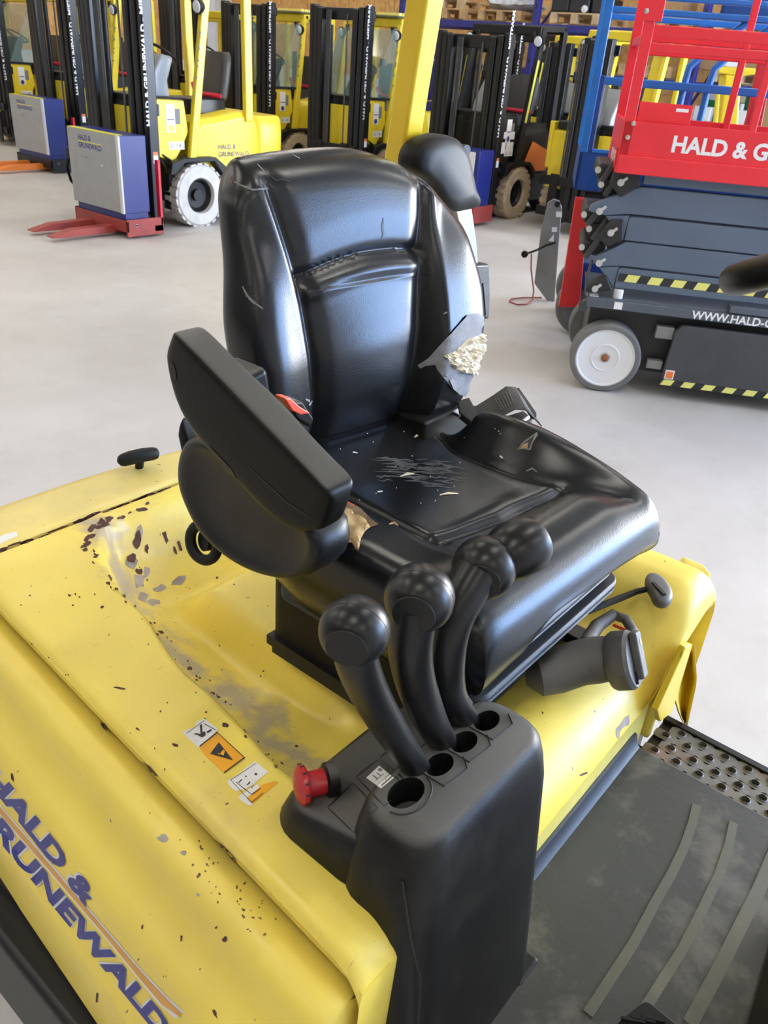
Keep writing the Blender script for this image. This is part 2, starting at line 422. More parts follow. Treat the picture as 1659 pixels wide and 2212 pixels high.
def osb():
    m = mat('osb', (0.64, 0.38, 0.14), 0.75); nt = m.node_tree; N = nt.nodes; L = nt.links
    tc = N.new('ShaderNodeTexCoord'); v = N.new('ShaderNodeTexVoronoi'); v.inputs['Scale'].default_value = 14; L.new(tc.outputs['Object'], v.inputs['Vector'])
    mx = N.new('ShaderNodeMix'); mx.data_type = 'RGBA'; mx.inputs[6].default_value = (0.54, 0.30, 0.10, 1); mx.inputs[7].default_value = (0.72, 0.45, 0.17, 1)
    sp = N.new('ShaderNodeSeparateColor'); L.new(v.outputs['Color'], sp.inputs[0]); L.new(sp.outputs[0], mx.inputs[0]); L.new(mx.outputs[2], N['Principled BSDF'].inputs['Base Color'])
osb()
def concrete():
    m = mat('concrete', (0.5, 0.49, 0.47), 0.45); nt = m.node_tree; N = nt.nodes; L = nt.links; b = N['Principled BSDF']
    tc = N.new('ShaderNodeTexCoord')
    def nz(sc, det, ro):
        n = N.new('ShaderNodeTexNoise'); n.inputs['Scale'].default_value = sc; n.inputs['Detail'].default_value = det; n.inputs['Roughness'].default_value = ro; L.new(tc.outputs['Object'], n.inputs['Vector']); return n.outputs['Fac']
    def mix(f, a, bb, lo, hi, top=1.0):
        r = N.new('ShaderNodeMapRange'); r.inputs[1].default_value = lo; r.inputs[2].default_value = hi; r.inputs[4].default_value = top; L.new(f, r.inputs[0])
        x = N.new('ShaderNodeMix'); x.data_type = 'RGBA'; L.new(r.outputs[0], x.inputs[0]); x.inputs[7].default_value = (*bb, 1)
        if isinstance(a, tuple): x.inputs[6].default_value = (*a, 1)
        else: L.new(a, x.inputs[6])
        return x.outputs[2]
    c = mix(nz(0.9, 8, 0.65), (0.50, 0.475, 0.455), (0.60, 0.58, 0.565), 0.35, 0.65)
    c = mix(nz(2.5, 8, 0.7), c, (0.40, 0.375, 0.35), 0.55, 0.85, 0.6)
    c = mix(nz(30, 4, 0.6), c, (0.25, 0.23, 0.21), 0.72, 0.78, 0.5)
    L.new(c, b.inputs['Base Color'])
    r = N.new('ShaderNodeMapRange'); r.inputs[3].default_value = 0.35; r.inputs[4].default_value = 0.6; L.new(nz(1.5, 5, 0.6), r.inputs[0]); L.new(r.outputs[0], b.inputs['Roughness'])
concrete()
def emis(name, col, s):
    m = bpy.data.materials.new(name); m.use_nodes = True; N = m.node_tree.nodes; N.clear()
    e = N.new('ShaderNodeEmission'); e.inputs[0].default_value = (*col, 1); e.inputs[1].default_value = s
    o = N.new('ShaderNodeOutputMaterial'); m.node_tree.links.new(e.outputs[0], o.inputs[0]); MATS[name] = m
emis('daylight_pane', (0.93, 0.97, 1.0), DAY); emis('sky_pane', (0.34, 0.56, 1.0), DAY * 0.44); emis('lamp_tube', (1.0, 0.95, 0.86), LAMP)
def dust_and_sheen(name, dust, amt):  # pale tone on up-facing faces: dust on console, painted ceiling gloss on armrest plastic
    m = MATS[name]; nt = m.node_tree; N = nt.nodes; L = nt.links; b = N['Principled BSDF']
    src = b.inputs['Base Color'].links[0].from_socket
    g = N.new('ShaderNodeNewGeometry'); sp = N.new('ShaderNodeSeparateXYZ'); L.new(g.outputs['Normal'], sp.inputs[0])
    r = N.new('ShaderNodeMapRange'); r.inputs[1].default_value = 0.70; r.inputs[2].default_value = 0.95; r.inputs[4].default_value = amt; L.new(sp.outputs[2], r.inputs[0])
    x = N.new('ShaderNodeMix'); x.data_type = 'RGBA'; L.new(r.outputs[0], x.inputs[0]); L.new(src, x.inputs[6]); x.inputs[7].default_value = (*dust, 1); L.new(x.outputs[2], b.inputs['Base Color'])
dust_and_sheen('console_plastic', (0.13, 0.125, 0.115), 0.75); dust_and_sheen('plastic', (0.11, 0.105, 0.092), 0.8)  # second call puts the armrest top's ceiling gloss into the colour
# ------------------------------------------------------------------ the hall
X0, X1, Y0, Y1, ZC = -9.0, 15.0, -8.0, 18.0, 6.0
def struct(name, mb, m, parent=None, **k):
    o = mb.build(name, m, parent, **k)
    if parent is None: o['kind'] = 'structure'
    return o
struct('floor', MB().box((X0, Y0, -0.2), (X1, Y1, 0)), 'concrete')
struct('ceiling', MB().box((X0 - .2, Y0 - .2, ZC), (X1 + .2, Y1 + .2, ZC + 0.2)), 'ceiling_paint')
wb = struct('wall_back', MB().box((X1, -1.4, 0), (X1 + 0.2, Y1, ZC)).box((X1, Y0, 4.7), (X1 + 0.2, -1.4, ZC)).box((X1, Y0, 0), (X1 + .2, -7.6, 4.7)), 'wall_white')
wl = struct('wall_left', MB().box((X0, Y1, 0), (X1, Y1 + 0.2, ZC)), 'wall_white')
struct('wall_rear', MB().box((X0 - 0.2, Y0, 0), (X0, Y1, ZC)), 'wall_dim')
# wood boards on the upper part of two walls, each sheet its own piece
def boards(parent, mk, n, z0):
    for i in range(n):
        for k in range(2): mk(i, z0 + k * 2.3 + 0.01, z0 + (k + 1) * 2.3 - 0.01).build('board', 'osb', parent, bev=0.004, seg=1)
boards(wl, lambda i, a, b: MB().box((1 + i * 1.25 + .006, Y1 - 0.02, a), (1 + (i + 1) * 1.25 - .006, Y1 - 0.001, b)), 11, 1.22)
boards(wb, lambda i, a, b: MB().box((X1 - 0.02, -1.4 + i * 1.25 + .006, a), (X1 - 0.001, -1.4 + (i + 1) * 1.25 - .006, b)), 15, 1.22)
# window wall on the truck's front side: real openings with bright panes
wf = MB()
WX = [(6.4, 14.4)]; Z0, Z1 = 0.3, 4.8
prev = X0
for a, b in WX:
    wf.box((prev, Y0 - 0.2, 0), (a, Y0, ZC)); wf.box((a, Y0 - 0.2, 0), (b, Y0, Z0)); wf.box((a, Y0 - 0.2, Z1), (b, Y0, ZC)); prev = b
wf.box((prev, Y0 - 0.2, 0), (X1, Y0, ZC))
struct('wall_front', wf, 'wall_white')
for i, (a, b) in enumerate(WX):
    wo = struct('window_%d' % (i + 1), MB().box((a, Y0 - 0.16, Z0), (b, Y0 - 0.10, Z0 + 0.08)).box((a, Y0 - 0.16, Z1 - 0.08), (b, Y0 - 0.10, Z1)).box((a, Y0 - 0.16, Z0), (a + 0.08, Y0 - 0.10, Z1)).box((b - 0.08, Y0 - 0.16, Z0), (b, Y0 - 0.10, Z1)), 'white_paint')
    nx = max(2, round((b - a) / 1.5)); nz_ = 3
    for p in range(nx):
        for q in range(nz_):
            xa = a + 0.08 + (b - a - 0.16) * p / nx; xb = a + 0.08 + (b - a - 0.16) * (p + 1) / nx
            za = Z0 + 0.08 + (Z1 - Z0 - 0.16) * q / nz_; zb = Z0 + 0.08 + (Z1 - Z0 - 0.16) * (q + 1) / nz_
            MB().box((xa + 0.02, Y0 - 0.14, za + 0.02), (xb - 0.02, Y0 - 0.12, zb - 0.02)).build('pane', 'sky_pane', wo, smooth=False)
    mu = MB()
    for p in range(1, nx): x = a + 0.08 + (b - a - 0.16) * p / nx; mu.box((x - 0.03, Y0 - 0.16, Z0), (x + 0.03, Y0 - 0.10, Z1))
    for q in range(1, nz_): z = Z0 + 0.08 + (Z1 - Z0 - 0.16) * q / nz_; mu.box((a, Y0 - 0.16, z - 0.03), (b, Y0 - 0.10, z + 0.03))
    mu.build('mullion', 'white_paint', wo)
# glazed gate in the back wall, beyond the right edge of the view
dg_ = struct('door_1', MB().box((X1 + .04, -7.6, 0), (X1 + .14, -7.5, 4.7)).box((X1 + .04, -1.5, 0), (X1 + .14, -1.4, 4.7)).box((X1 + .04, -7.6, 4.6), (X1 + .14, -1.4, 4.7)).box((X1 + .04, -7.6, 0), (X1 + .14, -1.4, .15)), 'door_steel')
for p in range(4):
    for q in range(5):
        ya, za = -7.5 + 1.5 * p, .15 + .89 * q
        MB().box((X1 + .08, ya + .03, za + .03), (X1 + .10, ya + 1.47, za + .86)).build('pane', 'daylight_pane', dg_, smooth=False)
for p in range(1, 4): MB().box((X1 + .05, -7.5 + 1.5 * p - .035, .1), (X1 + .13, -7.5 + 1.5 * p + .035, 4.65)).build('mullion', 'door_steel', dg_)
for q in range(1, 5): MB().box((X1 + .05, -7.55, .15 + .89 * q - .035), (X1 + .13, -1.45, .15 + .89 * q + .035)).build('mullion', 'door_steel', dg_)
# rows of ceiling lamps
n = 0
for yy in (-4.5, -0.5, 3.5, 7.5, 11.5, 15.5):
    for xx in (-6, -1.5, 3, 7.5, 12):
        t = thing('ceiling_lamp', 'long white strip lamp hung below the hall ceiling', 'lamp', (xx, yy, ZC - 0.5), 'strip lamps below the ceiling')
        MB().box((xx - 0.9, yy - 0.12, ZC - 0.44), (xx + 0.9, yy + 0.12, ZC - 0.38)).build('housing', 'white_paint', t)
        MB().box((xx - 0.88, yy - 0.09, ZC - 0.48), (xx + 0.88, yy + 0.09, ZC - 0.445)).build('tube', 'lamp_tube', t, smooth=False)
        MB().tube([(xx - 0.6, yy, ZC - 0.38), (xx - 0.6, yy, ZC)], 0.01, 6).tube([(xx + 0.6, yy, ZC - 0.38), (xx + 0.6, yy, ZC)], 0.01, 6).build('hanger', 'steel_grey', t)
# ------------------------------------------------------------------ the forklift in front of the camera
TR = thing('forklift', 'yellow forklift filling the foreground, its worn hood carrying the black seat', 'forklift', (0.9, 0.7, 0))
SK = 0.075
def skx(y): return SK * (y - 0.65)
XR = [(.25, .510), (.51, .526), (.753, .557), (.995, .606), (1.12, .640), (1.20, .69), (1.23, .74)]
def hood_z(x, y):
    xr = stab(XR, y); xl = 1.30
    d = 0.15 * (.62 * ss((x - xr) / 0.040) + .38 * ss((x - xr) / .17)) * ss((xl - x) / 0.10) * (.6 * ss((1.245 - y) / 0.06) + .4 * ss((1.245 - y) / .18))
    d *= .42 + .58 * ss((y - .38) / .30)
    z = 0.80 - d
    # raised ridge along the well edge
    z += 0.004 * math.exp(-((x - xr) / 0.02) ** 2)
    # tongue under the seat
    z += 0.075 * ss((x - .74) / .06) * ss((1.18 - x) / .06) * ss((y - .55) / .2) * ss((1.1 - y) / .1)
    # left rim bulge at the front
    z += 0.02 * ss((x - 1.27) / 0.08) * ss((0.62 - y) / 0.2)
    # front roll
    well = ss((x - .62) / .1) * ss((1.32 - x) / .1)
    r = 0.05 + 0.06 * well
    e = (0.285 + r) - y
    if e > 0:
        e = min(e, r * 0.98); z -= (r - math.sqrt(max(0, r * r - e * e)))
    # side rolls
    xe = 0.425 + skx(y); e = (xe + 0.018) - x
    if e > 0: e = min(e, 0.0178); z -= 0.018 - math.sqrt(max(0, .018 ** 2 - e * e))
    e = x - (1.47 - 0.09)
    if e > 0: e = min(e, 0.089); z -= 0.09 - math.sqrt(max(0, .09 ** 2 - e * e))
    return z
def hood_lo(x): return lerp_tab([(.42, .30), (.60, .30), (.74, .72), (.86, .70), (.98, .68), (1.09, .655), (1.25, .65), (1.38, .68), (1.48, .72)], x)
rows = []
NX, NY = 150, 150
def hx(i, y):
    a = 0.425 + skx(y); t = i / NX; t2 = t + 0.0
    return a + (1.47 - a) * (t ** 1.25)
for j in range(NY + 1):
    t = j / NY; y = 1.27 - (1.27 - 0.286) * (1 - (1 - t) ** 1.35)
    rows.append([(hx(i, y), y, hood_z(hx(i, y), y)) for i in range(NX + 1)])
last = rows[-1]
for k in range(1, 9):
    t = k / 8
    rows.append([(p[0], 0.285 + 0.012 * t, p[2] + (min(hood_lo(p[0]), p[2] - 0.01) - p[2]) * t) for p in last])
rows.append([(p[0], p[1] + 0.02, p[2]) for p in rows[-1]])
hb = MB().grid(rows)
# right lip, left and rear drop
hb.grid([[(r[0][0], r[0][1], r[0][2]) for r in rows[:NY + 1]], [(r[0][0] + 0.004, r[0][1], 0.766) for r in rows[:NY + 1]], [(r[0][0] + 0.05, r[0][1], 0.766) for r in rows[:NY + 1]]])
hb.grid([[(r[-1][0], r[-1][1], r[-1][2]) for r in rows[:NY + 1]], [(r[-1][0], r[-1][1], 0.55) for r in rows[:NY + 1]]])
hb.grid([[p for p in rows[0]], [(p[0], p[1], 0.6) for p in rows[0]]])
hood = hb.build('hood', 'hood_yellow', TR, ang=60)
hood['label'] = 'worn yellow hood with recessed well around the seat'
# side panel below the seam, extruded profile
PROF = [(.446, .742), (.432, .751), (.416, .757), (.400, .758), (.387, .752), (.376, .742), (.372, .726), (.369, .709), (.364, .694), (.354, .682), (.340, .673), (.328, .662), (.320, .647), (.315, .625), (.307, .595), (.300, .570), (.297, .556), (.290, .549), (.287, .540), (.285, .50), (.283, .445), (.283, .43)]
ys = [1.268 - 0.94 * k / 60 for k in range(61)]
sp_rows = []
for y in ys:
    sp_rows.append([(x + skx(y), y, z) for x, z in PROF])
R_ = 0.03
for k in range(1, 7):
    a = k / 6 * math.pi / 2
    sp_rows.append([(x + skx(.31) + R_ * (1 - math.cos(a)) * min(1, (0.44 - x) * 12), 0.328 - R_ * math.sin(a), z - 0.012 * (1 - math.cos(a)) * (z > .7)) for x, z in PROF])
sp_rows.append([(p[0] + 0.1, p[1], p[2]) for p in sp_rows[-1]])
side = MB().grid(sp_rows).build('side_panel', 'panel_yellow', TR, ang=70)
side['label'] = 'smooth yellow side panel with blue and white lettering'
# hood front at the right, beside the lever console
MB().box((.436, .30, .30), (.60, .33, .775)).build('front_lip', 'panel_yellow', TR, bev=0.02, seg=4)
# inner front panel of the body below the hood
MB().box((.52, .318, .30), (1.335, .34, .655)).build('front_panel', 'pale_yellow', TR, bev=0.008)
MB().prism([(1.335, .30, .44), (1.335, .30, .74), (1.44, .30, .80), (1.47, .33, .80), (1.47, .33, .44)], (0, 0.05, 0)).build('front_panel', 'pale_yellow', TR, bev=0.01)
MB().box((0.30, 0.34, 0.12), (1.46, 1.26, 0.44)).build('frame', 'frame_black', TR, bev=0.01)
MB().box((0.255, 0.10, 0.20), (0.33, 1.45, 0.415)).build('frame_rail', 'frame_black', TR, bev=0.015, seg=3)
# counterweight
cwz = 0.80
cw = MB()
rws = []
for j in range(14):
    y = [1.283, 1.285, 1.29, 1.30, 1.32, 1.35, 1.38, 1.405, 1.425, 1.438, 1.447, 1.453, 1.456, 1.457][j]
    e = max(0, y - (1.457 - .05)); dz = .05 - math.sqrt(max(0, .05 ** 2 - e * e)) if e < .05 else .05
    e2 = max(0, 1.288 - y)
    rws.append([(x, y - 0.05 * ss((x - 0.75) / 0.6) * ss((y - 1.3) / .1) - 0.10 * ss((0.62 - x) / .2) * ss((y - 1.33) / .1), cwz + 0.004 - dz - e2 - .05 * ss((0.50 - x) / 0.05)) for x in [0.44 + 1.04 * i / 40 for i in range(41)]])
rws.append([(p[0], p[1], 0.3) for p in rws[-1]])
cw.grid(rws); cw.grid([rws[0], [(p[0], p[1], .5) for p in rws[0]]])
cwo = cw.build('counterweight', 'cw_yellow', TR, ang=60)
MB().box((0.42, 1.27, 0.3), (1.47, 1.43, 0.74)).build('counterweight_core', 'cw_yellow', TR)
# battery release grip at the rear
a, b = atz(254, 998, .832), atz(343, 979, .832)
d = (b - a)
MB().tube([a + d * t + Vector((0, 0, .004 * math.sin(t * 3.14))) for t in [0, .04, .12, .3, .6, .85, .95, 1]], [.003, .010, .014, .0155, .0155, .0145, .012, .004], 12).build('rear_grip', 'rubber', TR)
MB().tube([a + d * .55, a + d * .55 + Vector((0.0, .015, -.05))], .009, 8).build('grip_stem', 'rubber', TR)
# overhead-guard leg
pA, pB = aty(866, 345, 1.05), aty(915, 0, 0.98)
pa = Vector((1.345, 1.05, 1.45)); dirp = (aty(917, 0, 1.0) - aty(866, 345, 1.05))
def leg(px0, px1, yy0, yy1):
    return aty(px0[0], px0[1], yy0), aty(px1[0], px1[1], yy1)
l0, l1 = leg((866, 345), (918, 0), 1.05, 0.985)
dv = (l1 - l0); top = l0 + dv * 2.6; bot = l0 - dv * ((l0.z - 0.45) / dv.z)
MB().bar(bot, top, 0.046, 0.052, up=(1, 0, 0)).build('guard_leg', 'post_yellow', TR, bev=0.008, seg=3)
rt = Vector((0.52, top.y, top.z))
MB().bar(top + Vector((0, 0, 0)), top + Vector((-0.86, 0, 0)), 0.07, 0.08).build('guard_beam', 'post_yellow', TR, bev=0.008)
MB().bar(bot + Vector((-0.86, 0.0, 0)), top + Vector((-0.86, 0, 0)), 0.075, 0.085, up=(1, 0, 0)).build if False else None
# floor, mat, ribs
MB().box((0.50, -0.55, 0.38), (1.30, 0.33, 0.452)).build('floor_plate', 'frame_black', TR)
m_out = [atz(*p, .462) for p in [(1362, 1606), (1385, 1622), (1659, 1765)]]
mt = MB().prism([(0.45, -0.5, .452), (1.285, -0.5, .452), (1.283, 0.302, .452), (0.45, 0.315, .452)], (0, 0, 0.011))
fm = mt.build('floor_mat', 'mat_rubber', TR, bev=0.004)
fm['label'] = 'dusty black rubber floor mat with curved ribs'
MB().grid([[(x, .300, .464), (x, .308, .472), (x, .312, .492), (x, .317, .494), (x, .317, .46)] for x in (.70, 1.28)]).build('mat_edge', 'bellows', TR)
for pts, wd in (([(1505, 1738), (1497, 1775), (1478, 1830), (1452, 1885), (1415, 1950), (1370, 2035), (1325, 2105), (1270, 2190)], .0075), ([(1585, 1776), (1575, 1825), (1553, 1890), (1520, 1960), (1475, 2050), (1430, 2120), (1380, 2200)], .0075), ([(1690, 1800), (1640, 1920), (1600, 2000), (1545, 2110), (1490, 2212)], .010)):
    P = [atz(*p, .465) for p in pts]; rb = MB(); L1 = []; L2 = []
    for i, p in enumerate(P):
        t = (P[min(i + 1, len(P) - 1)] - P[max(i - 1, 0)]).normalized(); nn = Vector((-t.y, t.x, 0)) * wd; L1.append(p + nn); L2.append(p - nn)
    rb.grid([[p - Vector((0, 0, .004)) for p in L1], L1, L2, [p - Vector((0, 0, .004)) for p in L2]]).build('rib', 'mat_rib', fm)
# perforated step: plate with real holes
sp = MB(); XS = [1.303, 1.331, 1.359, 1.386]; DY = 0.0453
def cell(cx, cy, hx_, hy_, hole):
    n = 16; out = []; inn = []; low = []; rim = []
    for k in range(n):
        a = 2 * math.pi * k / n + math.pi / n; c, s_ = math.cos(a), math.sin(a); q = 1 / max(abs(c), abs(s_))
        out.append((cx + c * q * hx_, cy + s_ * q * hy_, .455)); inn.append((cx + c * .0105, cy + s_ * .0105, .455 + .0005))
        jag = .0035 + .0015 * ((k % 4) == 0); rim.append((cx + c * .0078, cy + s_ * .0078, .455 + jag)); low.append((cx + c * .007, cy + s_ * .007, .44))
    o = len(sp.v); sp.v += out + inn + rim + low
    for k in range(n):
        l = (k + 1) % n
        for r in range(3): sp.f.append((o + r * n + k, o + r * n + l, o + (r + 1) * n + l, o + (r + 1) * n + k))
for r, x in enumerate(XS):
    off = 0 if r in (0, 2) else 0.5
    for k in range(-14, 5):
        cy = 0.232 - DY * 3 + (k + 0) * DY + (0 if r in (0, 2) else 0.0225)
        if cy + DY / 2 > 0.30: continue
        cell(x, cy, 0.014, DY / 2, True)
step = sp.build('step_plate', 'step_steel', TR)
step['label'] = 'rusty perforated steel step plate'
MB().box((1.26, -0.48, .4545), (1.2892, 0.275, .4552)).box((1.26, -0.48, .43), (1.42, 0.27, .4385)).build('step_tray', 'step_steel', TR)
MB().box((1.400, -0.48, .40), (1.416, 0.30, .4600)).build('step_edge', 'frame_black', TR, bev=0.002)
MB().box((1.30, 0.262, .40), (1.416, 0.30, .450)).build('step_bracket', 'frame_black', TR, bev=0.003)
# torn fender strip and curled flap at the left front corner
q = [(1482, 1398), (1497, 1392), (1452, 1540), (1426, 1560), (1420, 1535)]
MB().prism([aty(*p, .262) for p in q], (0, 0.012, 0)).build('fender_edge', 'post_yellow', TR, bev=0.003)
fl = MB(); rr = []
for k in range(11):
    t = k / 10
    a = Vector((1478, 1400)).lerp(Vector((1446, 1512)), t); b = Vector((1497, 1390)).lerp(Vector((1503, 1470)), ss(t, 0, .6)).lerp(Vector((1481, 1574)), ss(t, .5, 1.0))
    a = a.lerp(Vector((1478, 1560)), ss(t, .75, 1.0))
    row = []
    for s_ in range(7):
        w_ = s_ / 6; p = a.lerp(b, w_); row.append(aty(p.x, p.y, .262 + .035 * math.sin(w_ * math.pi) * (1 - .5 * t)))
    rr.append(row)
fl.grid(rr); fo = fl.build('fender_flap', 'post_yellow', TR)
md = fo.modifiers.new('t', 'SOLIDIFY'); md.thickness = 0.003
# pedals and steering column foot
MB().prism([atz(*p, .52) for p in [(1330, 2218), (1388, 2172), (1400, 2174), (1470, 2230), (1380, 2300)]], (0, 0, .012)).build('pedal', 'rubber', TR, bev=0.004)
for k in range(3):
    p = Vector((.735 + .010 * k, .075 - .010 * k, .534)); MB().bar(p + Vector((-.016, .014, 0)), p + Vector((.0, -.012, 0)), .004, .004).build('pedal_rib', 'rubber', TR)
MB().prism([(1.10, -0.02, .46), (0.80, -0.045, .46), (0.75, -0.12, .46), (1.20, -0.12, .46)], (0.02, -.09, .38)).build('column_foot', 'chassis_black', TR, bev=0.02, seg=3)
# steering wheel
cw_ = Vector((0.975, 0.105, 1.517)); nrm = Vector((0.05, 0.45, 0.89)).normalized(); e1 = nrm.orthogonal().normalized(); e2 = nrm.cross(e1)
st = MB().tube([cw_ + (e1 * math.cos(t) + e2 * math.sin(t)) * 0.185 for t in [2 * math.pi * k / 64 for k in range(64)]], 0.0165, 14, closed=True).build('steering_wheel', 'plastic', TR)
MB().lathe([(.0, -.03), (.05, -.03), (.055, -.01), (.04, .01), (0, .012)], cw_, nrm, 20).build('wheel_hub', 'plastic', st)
for k in range(3):
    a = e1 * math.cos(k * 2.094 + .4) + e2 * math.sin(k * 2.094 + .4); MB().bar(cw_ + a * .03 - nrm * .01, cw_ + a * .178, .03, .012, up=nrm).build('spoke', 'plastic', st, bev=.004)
MB().tube([cw_ - nrm * .03, cw_ + Vector((0, -.2, -.9))], .035, 12).build('steering_column', 'chassis_black', TR)
# ------------------------------------------------------------------ lever console
cons = MB()
def rz(y): return 0.902 - 0.10 * max(0, (y - 0.30)) * 0
# main block: horizontal sections, from bottom to top, rounded outline
def rrect(x0, x1, y0, y1, r, z, n=6, zf=None):
    pts = []
    for cx_, cy_, a0 in ((x1 - r, y1 - r, 0), (x0 + r, y1 - r, 90), (x0 + r, y0 + r, 180), (x1 - r, y0 + r, 270)):
        for k in range(n + 1):
            a = math.radians(a0 + 90 * k / n); x, y = cx_ + r * math.cos(a), cy_ + r * math.sin(a)
            pts.append((x, y, z if zf is None else zf(x, y)))
    return pts
def blk(secs, n=6):
    return [rrect(x0, x1, y0, y1, r, z, n) for z, x0, x1, y0, y1, r in secs]
cons.loft(blk([(.44, .47, .755, .226, .37, .045), (.60, .458, .757, .243, .38, .045), (.78, .455, .757, .262, .39, .045), (.84, .462, .756, .268, .39, .045), (.875, .474, .752, .274, .39, .045), (.892, .482, .747, .279, .388, .042), (.901, .490, .740, .285, .384, .038), (.9045, .500, .732, .292, .378, .03)]))
raised = cons.mesh('console')
stepb = MB()
def szf(t):
    return lambda x, y: (0.868 - 0.30 * max(0, y - 0.375)) - t
secs = []
for t, ins, r in ((.36, 0.0, .05), (.10, -.004, .05), (.03, .0, .05), (.015, .006, .048), (.006, .012, .044), (.0, .022, .035)):
    secs.append(rrect(.466 + ins * .8, .742 - ins, .33, .508 - ins, r, 0, 6, szf(t)))
stepb.loft(secs)
def booldiff(me, cutters):
    o = bpy.data.objects.new('tmp', me); COL.objects.link(o); cs = []
    for c in cutters:
        k = bpy.data.objects.new('cut', c); COL.objects.link(k); cs.append(k)
        md = o.modifiers.new('b', 'BOOLEAN'); md.operation = 'DIFFERENCE'; md.object = k; md.solver = 'EXACT'
    dg = bpy.context.evaluated_depsgraph_get(); res = bpy.data.meshes.new_from_object(o.evaluated_get(dg))
    for k in cs: bpy.data.objects.remove(k)
    bpy.data.objects.remove(o); return res
HOL = [((.538, .349), .026, .0175), ((.598, .347), .021, .014), ((.648, .347), .021, .014), ((.698, .347), .021, .014)]
cuts = []
for (hx_, hy_), a, b in HOL:
    c = MB(); ring = [[(hx_ + a * math.cos(2 * math.pi * k / 24), hy_ + b * math.sin(2 * math.pi * k / 24) + (.003 if z > .89 else 0), z) for k in range(24)] for z in (.86 if b < .017 else .80, .93)]
    c.loft(ring); cuts.append(c.mesh('cut'))
cm = booldiff(raised, cuts)
CON = obj('lever_console', cm, 'console_plastic', TR, ang=50)
CON['label'] = 'black plastic lever console with four holes'
stepb.build('console_step', 'console_plastic', CON, ang=50)
for k, ((hx_, hy_), a, b) in enumerate(HOL):
    pts = [(hx_ + (a + .007) * math.cos(t), hy_ + (b + .006) * math.sin(t), .9052) for t in [math.pi * (1.02 + .96 * s / 16) for s in range(17)]]
    if k: pts = [(hx_ - a - .004, hy_ + .012, .9052), (hx_ - a - .002, hy_ - .022, .9052), (hx_ + a - .004, hy_ - .026, .9052), (hx_ + a + .008, hy_ - .012, .9052)]
    MB().tube(pts, .0009, 5).build('panel_line', 'grooves', CON)
    if k: MB().box((hx_ - .018, hy_ - .012, .862), (hx_ + .018, hy_ + .01, .866)).build('dust', 'scuff', CON)
# symbol windows on the step face
ct = bvh(CON, *[c for c in CON.children if c.name.startswith('console_step')])
for q in ([(769, 1678), (817, 1640), (875, 1700), (830, 1742)], [(708, 1745), (762, 1692), (815, 1745), (765, 1800)], [(820, 1637), (850, 1612), (895, 1655), (880, 1690)]):
    for i in range(4):
        a, b = Vector(q[i]), Vector(q[(i + 1) % 4]); patch('panel_line', ct, crack([tuple(a), tuple(a.lerp(b, .33)), tuple(a.lerp(b, .66)), tuple(b)], 1.6), 'grooves', CON, .0005)
SQ = [(791, 1681), (819, 1655), (851, 1681), (823, 1704)]
lb = patch('symbol_label', ct, SQ, 'sticker_white', CON, .0007)
if lb: lb['label'] = 'small white symbol label'
printed('symbol', ct, [[(.3, .15), (.38, .15), (.38, .85), (.3, .85)], [(.55, .2), (.62, .2), (.62, .9), (.55, .9)], [(.2, .45), (.8, .45), (.8, .5), (.2, .5)], [(.75, .1), (.95, .1), (.95, .3), (.75, .3)]], SQ, 'scuff', CON, .0010)
# the three levers
def lever(pts, rad, knob_c, kr, ax, yy, extra=None):
    P = [aty(px, py, yy + .0) for px, py in pts]
    Q = []
    for i in range(len(P) - 1):
        a = P[max(i - 1, 0)]; b = P[i]; c = P[i + 1]; d = P[min(i + 2, len(P) - 1)]
        for s in range(6):
            t = s / 6; Q.append(0.5 * ((2 * b) + (c - a) * t + (2 * a - 5 * b + 4 * c - d) * t * t + (3 * b - a - 3 * c + d) * t ** 3))
    Q.append(P[-1])
    n = len(Q); rs = [lerp_tab(rad, i / (n - 1)) for i in range(n)]
    L = MB().tube(Q, rs, 20).build('lever', 'knob_plastic', CON)
    c = aty(*knob_c, yy); ax = Vector(ax).normalized()
    prof = []
    for k in range(25):
        a = math.pi * k / 24; r = kr * math.sin(a) ** .8; h = -kr * .92 * math.cos(a); prof.append((r, min(h, kr * .80)))
    kn = MB().lathe(prof, c, ax, 36).build('knob', 'knob_plastic', L)
    MB().lathe([(kr * .62, kr * .802), (kr * .60, kr * .83), (0, kr * .845)], c, ax, 32).build('knob_cap', 'plastic_satin', L)
    MB().tube([c + (ax.orthogonal().normalized() * math.cos(t) + ax.cross(ax.orthogonal().normalized()) * math.sin(t)) * kr * .985 + ax * kr * .1 for t in [2 * math.pi * k / 40 for k in range(40)]], .0007, 5, closed=True).build('knob_seam', 'grooves', L)
    return L, c
LAX = (-.86, -.42, -.05)
lever([(935, 1700), (905, 1665), (850, 1585), (800, 1500), (772, 1430), (765, 1370)], [(0, .014), (.15, .0155), (.5, .0190), (.8, .0205), (1, .022)], (766, 1361), .0325, LAX, .370)
lever([(985, 1640), (958, 1605), (925, 1545), (896, 1465), (886, 1390), (897, 1300)], [(0, .014), (.15, .0165), (.5, .0215), (.8, .0235), (1, .025)], (906, 1291), .0355, LAX, .372)
L3, c3 = lever([(1040, 1590), (1010, 1560), (972, 1500), (962, 1425), (978, 1330), (1030, 1235)], [(0, .014), (.15, .0165), (.5, .022), (.8, .024), (1, .026)], (1046, 1226), .0365, LAX, .376)
MB().lathe([(0, -.03), (.02, -.029), (.030, -.02), (.034, -.005), (.034, .022), (.026, .036), (0, .038)], c3 + Vector((.040, -.012, .010)), (.8, -.3, .25), 24).build('direction_switch', 'knob_plastic', L3)
MB().tube([aty(1048, 1580, .385), aty(1015, 1540, .39), aty(985, 1495, .395), aty(980, 1440, .40)], [.010, .011, .011, .010], 10).build('boot', 'rubber', CON)
